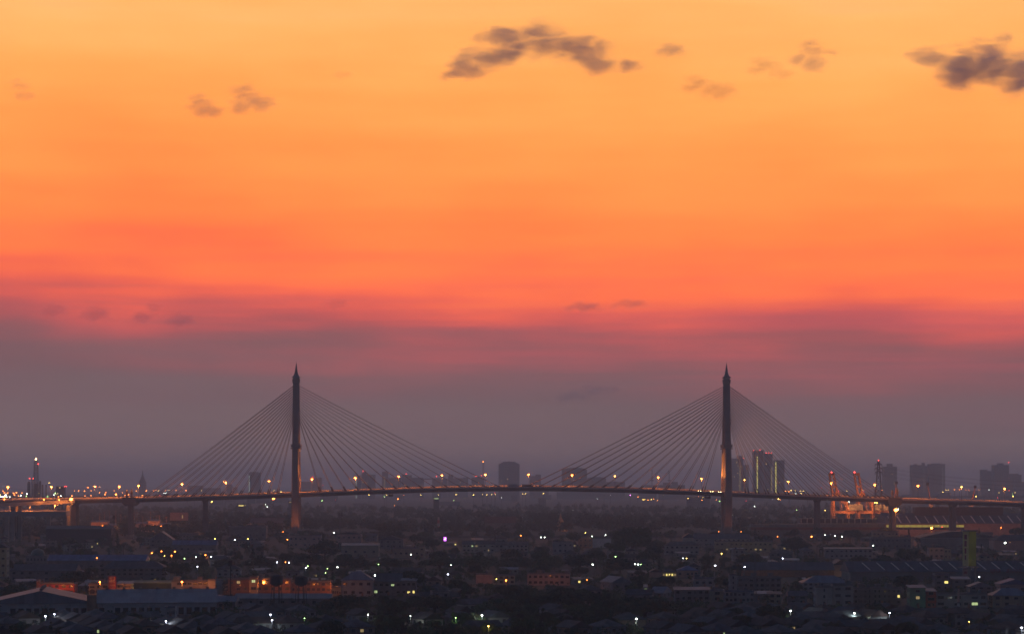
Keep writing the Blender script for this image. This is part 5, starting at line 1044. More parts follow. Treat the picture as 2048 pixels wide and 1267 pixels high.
tower(884, 895, 957, 9860, 'low block between gate building and red-lit block', (), None, 2); tower(896, 906, 949, 9860, 'small raised block right of the gate-shaped building', (), None, 2); tower(906, 936, 956, 9932, 'broad far slab with two red lights left of the radio mast', [(926, 935, 954)], None, 5, red=((928, 964), (935, 964)), lit=2)
tower(943, 968, 955, 9425, 'grey block at the foot of the radio mast', [(951, 960, 953)], None, 4, red=((952, 951.5), (963, 950)), lit=1)
tower(997, 1039, 922.5, 8700, 'tall tower block with chamfered shoulders behind mid span', [(1016, 1020, 921.5)], None, 8, sh=10, lit=2)
tower(1059, 1071, 952, 9280, 'short block right of the round-shouldered tower', (), None, 2); tower(1071, 1082, 949, 9280, 'taller half of the pair right of the round-shouldered tower', (), None, 2)
tower(1124, 1174, 934.5, 8845, 'wide round-topped tower behind the stays right of mid span', (), None, 9, round_=9, red=((1128.5, 937), (1169, 938)))
tower(1174, 1212, 953, 8990, 'low rounded hall right of the round-topped tower', (), None, 5, round_=8); tower(1212, 1250, 964, 9135, 'lowest flat blocks behind the right-of-centre stays', [(1226, 1235, 962)], None, 5)
tower(1291, 1313, 970, 8700, 'low dark block under the left tower crane', (), None, 3, m=M_fard); tower(1318, 1370, 970, 8700, 'ship-like low dark building left of the right bridge tower', [(1327, 1341, 964), (1344, 1356, 963)], None, 6, m=M_fard)
for x, yt in ((1304, 938), (1338.5, 942)):
    o = lattice('tower_crane', f'faint tower crane mast behind the {"middle" if x < 1320 else "right"} stays', 'crane', x, yt, 8500, 1.6, 1.4, thick=0.5, n=12); z = px(0, yt + 2, 8500).z
    obj('crane_jib', MB().tube((0, 0, z), (-12 if x < 1320 else -5, 0, z + (1 if x < 1320 else 14)), 0.7, 0.5, 4).mesh('crane_jib', M_fard), o); obj('platform', MB().box(-6, 6, -3, 3, px(0, 961, 8500).z, px(0, 959, 8500).z).mesh('platform', M_fard), o)
tower(1462, 1487, 917, 8120, 'tower block with a dotted stair strip just right of the right bridge tower', [(1475, 1486, 911)], (1480, 929, 980, E_dim, 1.6), 5, red=((1487, 916),), lit=6); tower(1488, 1497.5, 930, 8192, 'slim block right of the dotted-strip tower', (), (1494, 931, 984, emit('faint_strip', (0.5, 0.5, 0.5), 0.25), 1.0), 2)
tower(1507, 1527, 901, 7975, 'tallest far tower with a yellow-lit stair strip behind the right stays', (), (1514.5, 910, 985, E_strip, 2.0), 4, red=((1507.5, 900), (1520, 899.5))); tower(1528, 1545, 907, 8004, 'middle far tower with lit landing windows between two yellow strips', (), (1543, 933, 980, E_dim, 2.4), 3, red=((1533, 905), (1538, 905), (1542.5, 905)), lit=2)
tower(1549, 1569, 920.5, 7946, 'far tower with a broad yellow-green stair strip at its left edge', (), (1551.5, 921, 985, E_strip, 2.4), 3, lit=1)
tower(1767, 1794, 933, 8700, 'stepped grey tower right of the power pylon', [(1776, 1786, 926.5)], None, 4, lit=2); tower(1823, 1850, 930, 8845, 'left of the grey twin tower blocks behind the right span', [(1830, 1835, 927), (1846, 1850.5, 924.5)], (1847.5, 934, 985, emit('faint_strip', (0.5, 0.5, 0.5), 0.25), 1.0), 5); tower(1850, 1858, 932, 8874, 'narrow joint block between the grey twin towers', (), None, 1)
tower(1858, 1890, 928, 8816, 'right of the grey twin tower blocks behind the right span', [(1866, 1881, 926)], (1885, 930, 985, emit('faint_strip', (0.5, 0.5, 0.5), 0.25), 1.6), 5)
tower(1962, 1975, 939.5, 9135, 'narrow tower at the left of the far right group', (), None, 3); tower(1975, 1987, 942, 9164, 'plain block beside the narrow far right tower', (), None, 2); tower(1987, 2018, 930, 9106, 'broadest tower of the far right group', [(1997, 2008, 925.5)], None, 6, red=((2017.5, 924), (2017.5, 954.5))); tower(2018, 2029, 947.5, 9193, 'low block right of the broadest far right tower', (), None, 2); tower(2029, 2043, 949.5, 9178, 'block with a roof cap at the far right', [(2032, 2038, 946.5)], None, 3); tower(2044, 2075, 964, 9207, 'low slab cut by the right edge under the skyline', (), None, 4)
# gothic-looking spired tower at the left
d = 8600; s = d / F; o = empty('spired_tower', 'grey pointed spire tower behind the left approach', 'tower', (gx(284.5, d), d, 0)); zz = lambda y: px(0, y, d).z
obj('shaft', MB().box(-7 * s, 7 * s, 0, 18, 0, zz(972)).mesh('shaft', M_far), o)
pr = [(7, 972), (6, 963), (3.4, 956), (1.5, 950), (0.8, 944), (0.1, 938)]
mbb = MB()
for (r0, y0), (r1, y1) in zip(pr, pr[1:]): mbb.frustum([(a, b, zz(y0)) for a, b, _ in leg_ring(0, 9, 0, r0 * s, r0 * s)], [(a, b, zz(y1)) for a, b, _ in leg_ring(0, 9, 0, r1 * s, r1 * s)])
obj('spire', mbb.mesh('spire', M_far), o)
# refinery with its flare
d = 4700; s = d / F; zz = lambda y: px(0, y, d).z
for x, yt, r, l in ((56.5, 962, 3.2, 'tall vessel left of the flare stack'), (79, 961, 2.2, 'slim vessel right of the flare stack'), (84, 968, 1.6, 'short vessel right of the flare stack'), (91, 968, 1.2, 'thin reddish vent stack'), (71, 966, 4.0, 'stout vessel at the foot of the flare stack'), (63, 957, 1.3, 'thin column with red lights beside the flare stack')):
    o = empty('refinery_vessel', l, 'vessel', (gx(x, d), d + 6, 0), 0, 'refinery vessels'); obj('shell', MB().lathe([(r * s, 0), (r * s, zz(yt) - r * s), (r * s * 0.6, zz(yt))], 10).mesh('shell', M_far), o)
    obj('platform', MB().lathe([(r * s * 1.35, zz(yt) * 0.7), (r * s * 1.35, zz(yt) * 0.7 + 0.6)], 10).mesh('platform', M_steel), o)
    if x == 63:
        for q in (-4.5, 3): obj('warning_light', head_me['R'], o, (q, -3, zz(956)), 0, 1.2)
fs = lattice('flare_stack', 'tall guyed refinery flare stack with a burning tip', 'flare stack', 72, 922, d, 6.0, 3.2, thick=0.5, n=10)
obj('riser', MB().tube((0, 0, 0), (0, 0, zz(919)), 0.8, 0.6, 6).mesh('riser', M_steel), fs); obj('flame', MB().lathe([(0.6, 0), (2.0, 1.0), (1.6, 2.6), (0.4, 4.0)], 8).mesh('flame', emit('flare_flame', (1, 0.5, 0.2), 16)), fs, (0, 0, zz(919))); obj('warning_light', head_me['R'], fs, (5.4, -3.3, zz(927)), 0, 1.3)
tower(112, 128, 973, 5000, 'dim blocky plant building right of the flare stack', (), None, 3, red=((129, 972), (132.5, 972)), lit=2, m=M_fard)
# low far roofs filling the haze under the skyline
for i in range(46):
    x = random.uniform(-30, 2080); d = random.uniform(5600, 9500); h = random.uniform(10, 30); w = random.uniform(20, 70)
    o = empty('far_block', None, 'building', (gx(x, d), d, 0), 0, 'far low buildings'); obj('wall', MB().box(-w / 2, w / 2, 0, 20, 0, h).mesh('wall', M_far), o); obj('roof', MB().box(-w / 2 - 1, w / 2 + 1, -1, 21, h + 0.003, h + 1.2).mesh('roof', M_fard), o)
    n = max(2, int(w / 8)); wm = MB().box(-w / 2 + 1, w / 2 - 1, -0.3, -0.004, 0, 1.6).mesh('window_band', M_fard)
    for k in range(int(h / 4) - 1): obj('window_band', wm, o, (0, 0, 2 + k * 4))
    pend(o, 'low hazy building under the deck' if h < 25 else 'mid-rise hazy building', x, HY + F * (CZ - h) / d)

# ------------------------------------------------------------------ trees
def crown_mesh(seed, n, rx, rz, zc, leaf, lobes=14, m=M_leaf, cone=False):
    g = np.random.default_rng(seed)
    if cone:
        t = g.random(lobes); C = np.stack([(1 - t) * rx * 0.7 * np.cos(g.random(lobes) * 6.28), (1 - t) * rx * 0.7 * np.sin(g.random(lobes) * 6.28), zc - rz + t * 2 * rz], 1); rl = rx * (0.55 - 0.4 * t)
    else:
        v = g.normal(size=(lobes, 3)); v /= np.linalg.norm(v, axis=1)[:, None]; v[:, 2] = np.abs(v[:, 2]) * 1.1 - 0.35
        k = g.uniform(0.4, 1.0, lobes); C = v * k[:, None] * np.array([rx, rx, rz]) + np.array([0, 0, zc]); rl = rx * g.uniform(0.16, 0.40, lobes)
    idx = g.integers(0, lobes, n); dirs = g.normal(size=(n, 3)); dirs /= np.linalg.norm(dirs, axis=1)[:, None]
    rad = g.uniform(0.72, 1.06, n) ** 0.6
    P = C[idx] + dirs * (rl[idx] * rad)[:, None] * np.array([1, 1, 0.8])
    a = g.normal(size=(n, 3)); a -= dirs * (a * dirs).sum(1)[:, None] * 0.6; a /= np.linalg.norm(a, axis=1)[:, None]
    b = np.cross(a, dirs + g.normal(size=(n, 3)) * 0.5); b /= np.linalg.norm(b, axis=1)[:, None] + 1e-6
    sz = leaf * g.uniform(0.6, 1.25, n)[:, None]
    V = np.stack([P - a * sz - b * sz * 0.5, P + a * sz * 0.2 - b * sz * 0.7, P + a * sz + b * sz * 0.3, P - a * sz * 0.3 + b * sz * 0.7], 1).reshape(-1, 3)
    me = bpy.data.meshes.new('crown'); me.from_pydata(V.tolist(), [], np.arange(4 * n).reshape(-1, 4).tolist()); me.materials.append(m); me.update(); return me
def trunk_mesh(seed, h, r, spread):
    g = random.Random(seed); mb = MB(); mb.tube((0, 0, 0), (0.1, 0, h * 0.45), r, r * 0.75, 7)
    for k in range(5):
        a = k * 1.26 + g.random(); q = Vector((math.cos(a) * spread * g.uniform(0.4, 0.8), math.sin(a) * spread * g.uniform(0.4, 0.8), h * g.uniform(0.75, 1.0)))
        mb.tube((0.1, 0, h * 0.43), q * 0.55 + Vector((0, 0, h * 0.3)), r * 0.5, r * 0.32, 5); mb.tube(q * 0.55 + Vector((0, 0, h * 0.3)), q, r * 0.32, r * 0.12, 5)
    return mb.mesh('trunk', M_trunk)
def palm_mesh():
    g = np.random.default_rng(5); mb = MB(); rr = random.Random(3)
    for k in range(17):
        a = k * 2.4; up = rr.uniform(0.1, 1.0); pts_ = []
        for q in range(6):
            t = q / 5; pts_.append(Vector((math.cos(a) * 3.2 * t, math.sin(a) * 3.2 * t, 9 + up * 2.2 * t - (1.6 + 1.2 * (1 - up)) * t * t * 1.4)))
        sd = Vector((-math.sin(a), math.cos(a), 0))
        for q in range(5):
            p0, p1 = pts_[q], pts_[q + 1]
            for sgn in (-1, 1):
                for f in (0.15, 0.6): 
                    b = p0.lerp(p1, f); tip = b + sd * sgn * (0.9 - 0.12 * q) + Vector((0, 0, -0.45)); mb.add([b, b.lerp(p1, 0.35), tip], [(0, 1, 2)])
    return mb.mesh('crown', M_leaf)
TP = []      # name, crown, trunk, radius, height, words
for i in range(4): TP.append(('broadleaf_tree', crown_mesh(10 + i, 1700, 4.2 + 0.4 * i, 3.4, 6.0, 0.42, 20 + 2 * i), trunk_mesh(i, 6.0, 0.3, 3.2), 4.4 + 0.4 * i, 9.6, 'round leafy tree'))
for i in range(2): TP.append(('spreading_tree', crown_mesh(30 + i, 2000, 6.0, 2.8, 6.8, 0.46, 18), trunk_mesh(9 + i, 6.5, 0.4, 4.5), 6.2, 9.8, 'wide spreading tree'))
for i in range(2): TP.append(('columnar_tree', crown_mesh(40 + i, 1200, 2.2, 5.2, 6.0, 0.36, 18, cone=True), trunk_mesh(19 + i, 7.0, 0.22, 1.0), 2.4, 11.5, 'slim pointed tree'))
TP.append(('palm_tree', palm_mesh(), MB().tube((0, 0, 0), (0.3, 0.1, 5), 0.2, 0.15, 6).tube((0.3, 0.1, 5), (0.05, 0, 9.1), 0.15, 0.12, 6).mesh('trunk', M_trunk), 3.3, 10.5, 'palm tree'))
NT = 0
def tree(k, X, Y, sc, label=None, rz=None):
    global NT; NT += 1
    nm, cr, tr, r, h, wd = TP[k]
    o = bpy.data.objects.new(nm, None); col.objects.link(o); o.location = (X, Y, 0); o.rotation_euler = (0, 0, random.uniform(0, 6.28) if rz is None else rz); o.scale = (sc, sc, sc * random.uniform(0.88, 1.12)); o['category'] = 'tree'; o['group'] = 'dark trees among the houses'
    obj('trunk', tr, o); obj('crown', cr, o)
    if label: o['label'] = label
    else:
        x, y = 1024 + F * X / Y, HY + F * (CZ - h * sc * 0.6) / Y
        pend(o, ('small ' if sc < 0.75 else 'tall ' if sc > 1.2 else '') + wd, x, y)
    OCC.append((X, Y, r * sc * 0.55)); return o
# big landmark trees
big_crown = crown_mesh(77, 6500, 12.5, 10.5, 12.0, 0.8, 60); big_trunk = trunk_mesh(77, 15, 1.0, 9)
def bigtree(x, yt, yb, wpx, label):
    d = gd(yb); s = d / F; h = (yb - yt) * s; w = wpx * s; o = empty('big_tree', label, 'tree', (gx(x, d), d, 0), random.uniform(0, 6)); o.scale = (w / 26, w / 26, h / 24)
    obj('trunk', big_trunk, o); obj('crown', big_crown, o); protect(x - wpx / 2, x + wpx / 2, yt, yt + (yb - yt) * 0.6, d); OCC.append((gx(x, d), d, w * 0.4))
bigtree(1265, 1047, 1112, 104, 'big round dark tree standing above the houses right of centre')
bigtree(650, 1073, 1122, 66, 'broad dark tree in front of the left tower foot')
bigtree(690, 1185, 1232, 110, 'wide dark tree at lower left of centre below the grey house')
bigtree(150, 1138, 1172, 70, 'dark tree behind the red shop and orange arcade')
bigtree(1590, 1070, 1108, 60, 'dark bushy tree right of the columned school')
bigtree(1120, 1175, 1222, 110, 'wide dark tree below the dim orange block')
bigtree(1000, 1192, 1236, 96, 'wide dark tree above the greenish lamps')
bigtree(870, 1186, 1226, 90, 'dark tree right of the yellow-windowed house')
bigtree(1290, 1190, 1240, 120, 'wide dark tree in front of the veranda cottage')
for x, yt, yb, w, l in ((620, 1104, 1140, 70, 'dark tree mass below the left tower foot, right of the tower axis'), (700, 1112, 1142, 80, 'wide dark tree in front of the cream windowed shed'), (775, 1112, 1141, 74, 'dark tree right of the cream windowed shed'), (880, 1108, 1141, 80, 'dark tree below the purple sign'), (950, 1106, 1142, 84, 'dark tree below the lit school block'), (1030, 1110, 1143, 80, 'dark tree between school block and pink lit house'), (1095, 1108, 1142, 70, 'dark tree above the dim orange block'), (1160, 1106, 1141, 70, 'dark tree below the bright white wall'), (1240, 1112, 1150, 80, 'dark tree in front of the big round tree'), (520, 1110, 1140, 66, 'dark tree left of the left tower among roofs'), (450, 1114, 1143, 56, 'dark tree below the blue-roofed long house'), (1500, 1104, 1134, 70, 'dark tree below the columned school')):
    bigtree(x, yt, yb, w, l)
bigtree(30, 1165, 1205, 60, 'dark tree at the left edge above the warehouse')

# lamps of the near and middle ground (their heads stay in view)
near = [(91, 1231, 'C', 3.2, 260), (109, 1227, 'C', 2.4, 120), (332, 1241, 'C', 2.6, 420), (541, 1228, 'C', 2.6, 120), (544, 1239, 'C', 2.2, 160), (719, 1221.5, 'C', 1.6, 0), (736, 1228, 'W', 2.8, 160), (821, 1230.5, 'W', 1.6, 120), (964, 1229, 'W', 3.2, 380), (911.5, 1234, 'G', 1.6, 120), (977, 1251, 'Y', 2.6, 160), (1273, 1236, 'W', 2.8, 220), (1581, 1220.5, 'W', 3.2, 260), (1708.5, 1225, 'W', 3.2, 260), (1701, 1243, 'C', 1.7, 120), (1779, 1224.5, 'C', 2.8, 160), (1938, 1242, 'Y', 1.6, 60), (2043, 1254, 'C', 3.0, 260), (609, 1235, 'G', 1.4, 60)]
for x, y, c, s, pw in near: lamp(x, y, c, s * 0.92, h=7.5, power=pw * 4.0)
# street trees that catch the lamp light
for x, y, k, sc, dx, l in ((335, 1249, 0, 0.6, 1.5, 'small tree glowing green under a white lamp at lower left'), (546, 1246, 1, 0.55, 1.0, 'small tree under the paired white lamps at lower left'), (838, 1243, 4, 0.75, 2, 'lamplit green tree above the dark steel frame'), (812, 1243, 2, 0.7, 0, 'second lamplit green tree above the dark steel frame'), (925, 1242, 3, 0.7, 1, 'lamplit tree between two greenish lamps'), (1690, 1246, 0, 0.7, -1, 'lamplit tree left of a small bluish lamp at lower right'), (955, 1242, 1, 0.7, 0, 'lamplit tree left of the brightest greenish lamp'), (1276, 1247, 2, 0.6, 1, 'small tree under the white lamp right of centre')):
    d = F * (CZ - 5.2 * sc) / (y - HY) + 3; TREES_LATER.append((k, gx(x, d), d, sc, l))
for q in TREES_LATER: tree(q[0], q[1], q[2], q[3], q[4])
mid = [(200, 1163, 'O', 3.0, 5200, 9), (364, 1162.5, 'O', 3.6, 5200, 8.5), (528.5, 1161.5, 'O', 3.4, 7000, 9.5), (661, 1169, 'O', 2.0, 900, 6), (1012, 1159.5, 'O', 3.0, 1500, 5), (993, 1157, 'Y', 1.6, 300, 5), (194, 1115, 'O', 2.2, 0, 9), (304, 1105, 'O', 2.0, 0, 9), (323, 1101.5, 'O', 2.0, 0, 9), (350, 1102, 'O', 2.4, 900, 9), (343, 1110, 'O', 2.2, 900, 9), (329, 1110.5, 'Y', 1.3, 0, 9), (411, 1109, 'O', 2.2, 900, 9),
       (395, 1132, 'C', 1.9, 0, 8), (422, 1112.5, 'C', 1.9, 0, 8), (369, 1116, 'G', 1.6, 60, 8), (392, 1113, 'W', 1.4, 0, 8), (554, 1123.5, 'C', 1.9, 0, 8), (571, 1123, 'O', 1.7, 0, 8), (578, 1124, 'C', 1.8, 0, 8), (612, 1134, 'C', 2.0, 0, 8), (616, 1131, 'G', 1.4, 0, 8), (675, 1133, 'W', 2.2, 60, 8), (655, 1136, 'G', 1.3, 0, 8), (651, 1144, 'G', 1.3, 0, 8), (757, 1127.5, 'G', 1.2, 0, 8), (750, 1149.5, 'W', 2.4, 120, 13), (729, 1176.5, 'W', 1.8, 60, 4), (822, 1108, 'W', 1.8, 160, 6), (668, 1065, 'W', 2.0, 0, 8), (575, 1078, 'O', 1.7, 0, 9),
       (902, 1129, 'W', 1.4, 0, 8), (896, 1147.5, 'C', 2.0, 0, 8), (1185.5, 1128, 'W', 2.6, 120, 8), (1231, 1112, 'G', 1.5, 0, 8), (1269.5, 1127, 'W', 2.4, 60, 7), (1276, 1127.5, 'W', 2.2, 0, 7), (1281.5, 1127.5, 'G', 1.2, 0, 7), (1366, 1115.5, 'C', 1.7, 0, 8), (1373, 1115.5, 'Y', 1.6, 0, 8), (1443, 1106, 'Y', 1.6, 900, 5), (1430.5, 1130, 'C', 2.2, 60, 8), (1489, 1132.5, 'C', 2.2, 60, 8), (1565.5, 1115.5, 'C', 2.0, 0, 8), (1623, 1072, 'O', 2.6, 900, 8), (1498.5, 1073, 'O', 2.0, 0, 9), (1555, 1072, 'O', 1.3, 0, 8), (1814, 1073, 'O', 2.6, 900, 10), (2010, 1084.5, 'W', 3.6, 700, 9), (1958, 1152.5, 'C', 2.6, 60, 8), (1174, 1158.5, 'O', 1.5, 0, 6), (1042, 1070, 'O', 1.7, 300, 6),
       (1082, 1073.5, 'W', 1.7, 0, 8), (1089, 1073.5, 'W', 1.7, 0, 8), (1171, 1064.5, 'Y', 1.5, 0, 12), (1184, 1071.5, 'W', 1.9, 900, 9), (1211, 1068.5, 'W', 1.4, 900, 9.5), (430, 1076.5, 'Y', 1.6, 0, 9), (470, 1079, 'C', 1.8, 0, 9), (496, 1077, 'Y', 1.7, 0, 9), (290, 1047.5, 'O', 2.6, 26000, 9), (340, 1049, 'O', 1.7, 5000, 8), (357, 1049, 'W', 1.3, 0, 8), (374, 1050, 'W', 1.1, 0, 8), (322, 1050, 'O', 1.4, 16000, 8), (270, 1049, 'O', 1.2, 16000, 8), (1863, 1055, 'O', 4.6, 14000, 14), (1650, 1069, 'W', 1.2, 0, 8), (1670, 1071, 'W', 1.8, 0, 8), (1684, 1072, 'W', 1.8, 0, 8), (1654, 1101.5, 'G', 1.6, 0, 6), (1746, 1090, 'W', 1.6, 0, 8)]
for x, y, c, s, pw, h in mid: lamp(x, y, c, s, h=h, power=pw or (s * 160 if y > 1100 else 0))
# sheds, stacks of containers and light masts of the port under the left span
for i, (x0, x1, yt) in enumerate(((182, 214, 1040), (206, 240, 1046), (268, 300, 1043), (296, 318, 1038), (314, 338, 1045), (384, 410, 1049))):
    d = 2860 + 25 * (i % 3); s = d / F; z = px(0, yt, d).z; w = (x1 - x0) * s / 2
    o = empty('port_shed', None, 'shed', (gx((x0 + x1) / 2, d), d, 0), 0, 'lit port sheds'); obj('wall', MB().box(-w, w, 0, 16, 0, z - 2).mesh('wall', M_pink), o); obj('roof', roof_mesh('gable', w, 8, z - 2, 2, 0.6).mesh('roof', M_tin), o, (0, 8, 0))
    for q in range(4): obj('bay_door', MB().box(-1.6, 1.6, -0.12, -0.003, 0, 4).mesh('bay_door', M_concd), o, (-w + (q + 0.5) * w / 2, 0, 0))
    pend(o, 'orange-lit port shed', (x0 + x1) / 2, yt)
for i in range(14):
    x = 186 + i * 11.3 + random.uniform(-3, 3); d = random.uniform(2840, 2960); z = px(0, random.uniform(1020, 1034), d).z
    o = empty('light_mast', None, 'mast', (gx(x, d), d, 0), 0, 'port masts'); obj('shaft', MB().tube((0, 0, 0), (0, 0, z), 0.5, 0.3, 6).mesh('shaft', M_brick), o); obj('crosstree', MB().box(-1.5, 1.5, -0.2, 0.2, z - 0.5, z).mesh('crosstree', M_brick), o); pend(o, 'thin reddish port mast', x, 1030)
for x, y, pw in ((205, 1050, 24000), (235, 1051, 24000), (285, 1051, 24000), (308, 1050, 24000), (322, 1051, 6000), (398, 1054, 12000)):
    lamp(x, y, 'O', 1.0, d=2815, power=pw, name='quay_lamp', what='small orange quay lamp')
# strong quay lights at the right monument pier
for x, y, c, s, d, pw in ((1791.5, 1019, 'O', 7.5, 2570, 40000), (1796.5, 1017.5, 'W', 1.8, 2575, 0), (1750, 1004, 'Y', 2.6, 2900, 0), (1753.5, 1004, 'Y', 2.8, 2900, 9000), (1795, 1003.5, 'Y', 1.7, 2800, 0), (2002, 1054, 'O', 1.3, 2560, 2500), (1884, 1053, 'R', 1.6, 2400, 0)):
    lamp(x, y, c, s, d=d, power=pw, name='quay_lamp')
# lamps that light single walls: hung on the wall's eave
def wall_lamp(x, y, d, power, c, label):
    p = px(x, y, d); o = empty('wall_lamp', label, 'lamp', tuple(p)); obj('bracket', MB().box(-0.08, 0.08, 0, 0.8, 0, 0.12).mesh('bracket', M_dark), o); obj('shade', hood_me, o, (0, 0, 0.05), 0, 0.35); light(o, 'POINT', (0, -0.9, -0.3), power * 1.6, COLS[c], 0.3)
for x, y, yb, pw, c, l in ((110, 1168, 1192, 1500, 'O', 'wall lamp over the red shop front'), (130, 1172, 1192, 900, 'O', 'wall lamp at the right of the red shop front'), (245, 1166, 1192, 1400, 'O', 'wall lamp over the orange shop right of the red sign'), (310, 1158, 1188, 900, 'Y', 'lamp above the curved cream canopy'), (400, 1164, 1190, 1100, 'O', 'wall lamp over the graffiti'), (560, 1170, 1199, 1500, 'O', 'wall lamp on the brick flats by the water tanks'), (480, 1170, 1199, 1000, 'O', 'wall lamp at the left end of the brick flats'),
                           (620, 1172, 1198, 900, 'O', 'wall lamp on the dim brick block'), (673, 1172, 1195.5, 900, 'O', 'wall lamp over the bright arcade corner'), (1100, 1150, 1173, 900, 'O', 'wall lamp on the dim orange block'), (968, 1150, 1168, 500, 'O', 'wall lamp on the pinkish shed'), (1340, 1141, 1156.5, 160, 'Y', 'lamp under the veranda eave'), (1770, 1066, 1094, 3200, 'O', 'wall lamp on the orange-lit balconies'), (1895, 1099, 1120, 700, 'Y', 'wall lamp on the bright yellow facade'), (1872, 1098, 1120, 700, 'O', 'wall lamp on the pink house'),
                           (950, 1086, 1107, 700, 'W', 'wall lamp on the lit school block'), (1480, 1087, 1106, 600, 'Y', 'wall lamp on the columned school'), (1520, 1087, 1106, 600, 'Y', 'wall lamp at the right of the columned school'), (1204, 1079, 1096.5, 900, 'C', 'wall lamp on the bright white wall'), (1171, 1078, 1098, 900, 'O', 'wall lamp on the red-lit house front'), (815, 1101, 1117, 500, 'O', 'wall lamp on the low wall-fronted house'), (1550, 1147, 1155, 220, 'Y', 'lamp at the long cream boundary wall'), (1690, 1147, 1153.5, 300, 'Y', 'lamp at the lit cream boundary wall'),
                           (8, 1110, 1156, 700, 'Y', 'wall lamp on the building at the left edge'), (1930, 1200, 1218, 130, 'W', 'lamp under the shophouse row'), (1840, 1206, 1220, 110, 'G', 'lamp beside the green shophouse'), (1650, 1200, 1216, 110, 'W', 'lamp below the blank pale block'), (1795, 1188, 1212, 120, 'Y', 'lamp at the end of the arcade row'), (715, 1076, 1096, 500, 'O', 'wall lamp on the pinkish house'), (2020, 1084, 1104, 1500, 'O', 'wall lamp on the hip-roofed hall')):
    wall_lamp(x, y, gd(yb), pw, c, l)
# base glow on the tower feet comes from sodium lamps standing round them
for u, v, l in ((TU[0], -1, 'left'), (TU[1], 1, 'right')):
    for q in (-1, 1):
        p = bw(u + q * 13, -30, 0); o = empty('yard_lamp', f'sodium yard lamp {"left" if q < 0 else "right"} of the {l} tower foot', 'lamp', p); obj('pole', pole_me, o, (0, 0, 0), 0, (1.5, 1.5, 8)); obj('lamp_head', head_me['O'], o, (0, 0, 8), 0, 0.3); light(o, 'SPOT', (0, 0.6, 8.2), 9000 if l == 'left' else 2600, COLS['O'], 0.5, (-q * 8, 22, 34), 80)

# ------------------------------------------------------------------ houses of the estates and filler town
HP = []     # prototypes: list of (partname, mesh, loc, rz), radius, height, words
def proto(w, dp, st, roof, rise, words, porch=True, rm=M_roof):
    a, b = w / 2, dp / 2; he = st * 3.0; parts = [('wall', MB().box(-a, a, -b, b, 0, he - 0.1).mesh('wall', M_wall), (0, 0, 0), 0), ('roof', roof_mesh(roof, a, b, he + 0.15, rise).mesh('roof', rm), (0, 0, 0), 0)]
    n = max(2, int(w / 3.2))
    for k in range(st):
        for i in range(n):
            parts.append(('window', window_mesh(1.5, 1.3, 'c' if (i + k) % 3 == 1 else None), (-a + (i + 0.5) * w / n, -b - 0.02, k * 3 + 1.0), 0))
        for sx in (-1, 1):
            for yy in (-b * 0.5, b * 0.5): parts.append(('window', window_mesh(1.2, 1.3), (sx * (a + 0.02), yy, k * 3 + 1.0), sx * R(90)))
    parts.append(('aerial', aerial_me, (a * 0.5, 0.4, he + (rise * 0.5 if roof != 'flat' else 0.1)), 0.6))
    if roof == 'flat': parts.append(('water_tank', tank_me, (-a * 0.4, 0.5, he + 0.2), 0))
    parts.append(('door', MB().box(-0.5, 0.5, -0.12, -0.003, 0, 2.1).mesh('door', M_brick), (0, -b, 0), 0))
    if porch: parts.append(('porch_roof', MB().slab([(-2.2, -2.4, 2.6), (2.2, -2.4, 2.6), (2.2, 0, 3.0), (-2.2, 0, 3.0)], None, 0.15).mesh('porch_roof', rm), (a * 0.35, -b - 0.003, 0), 0)); parts.append(('porch_post', MB().box(-0.1, 0.1, -0.1, 0.1, 0, 2.5).mesh('porch_post', M_frame), (a * 0.35 + 1.9, -b - 2.1, 0), 0))
    HP.append((parts, math.hypot(a, b) * 0.8, he + rise + 0.2, words))
proto(11, 12, 2, 'hip', 2.8, 'two-storey hip-roofed house'); proto(9, 13, 2, 'gablef', 2.6, 'two-storey front-gabled house'); proto(13, 9, 2, 'gable', 2.4, 'two-storey long-ridged house'); proto(10, 10, 1, 'hip', 2.6, 'single-storey hip-roofed house'); proto(20, 9, 2, 'gable', 2.5, 'terrace of town houses', False); proto(12, 8, 1, 'mono', 1.2, 'tin-roofed shed', False, M_tin); proto(9, 9, 3, 'flat', 0.8, 'three-storey flat-roofed house', False, M_concd)
NH = 0
def house(k, X, Y, rz):
    global NH; NH += 1
    parts, r, h, wd = HP[k]; o = bpy.data.objects.new('house', None); col.objects.link(o); o.location = (X, Y, 0); o.rotation_euler = (0, 0, rz); o['category'] = 'house'; o['group'] = 'dark houses of the town'
    for nm, me, loc, rz_ in parts:
        if nm == 'window' and loc[1] < -3 and random.random() < 0.045: me = window_mesh(1.5, 1.3, random.choice('dydg'))
        obj(nm, me, o, loc, rz_)
    x, y = 1024 + F * X / Y, HY + F * (CZ - h * 0.7) / Y
    pend(o, 'dark ' + wd, x, y); OCC.append((X, Y, r)); return o
# estate grid near the bottom edge (rows turned about 25 degrees)
ga = R(24)
for i in range(-26, 27):
    for j in range(-12, 30):
        X = i * 15.5 * math.cos(ga) - j * 19.5 * math.sin(ga); Y = 960 + i * 15.5 * math.sin(ga) + j * 19.5 * math.cos(ga)
        if not (862 < Y < 1135) or abs(1024 + F * X / Y - 1024) > 1080: continue
        x = 1024 + F * X / Y
        dens = 0.93 if (x < 610 or x > 1390) else 0.42
        if random.random() > dens: continue
        k = random.choice((0, 0, 1, 1, 2, 3)); X += random.uniform(-1, 1); Y += random.uniform(-1, 1)
        if not free(X, Y, 5.2) or hides(X, Y, 6, HP[k][2]): continue
        house(k, X, Y, ga + random.choice((0, 0, 0, math.pi)) + random.uniform(-0.04, 0.04))
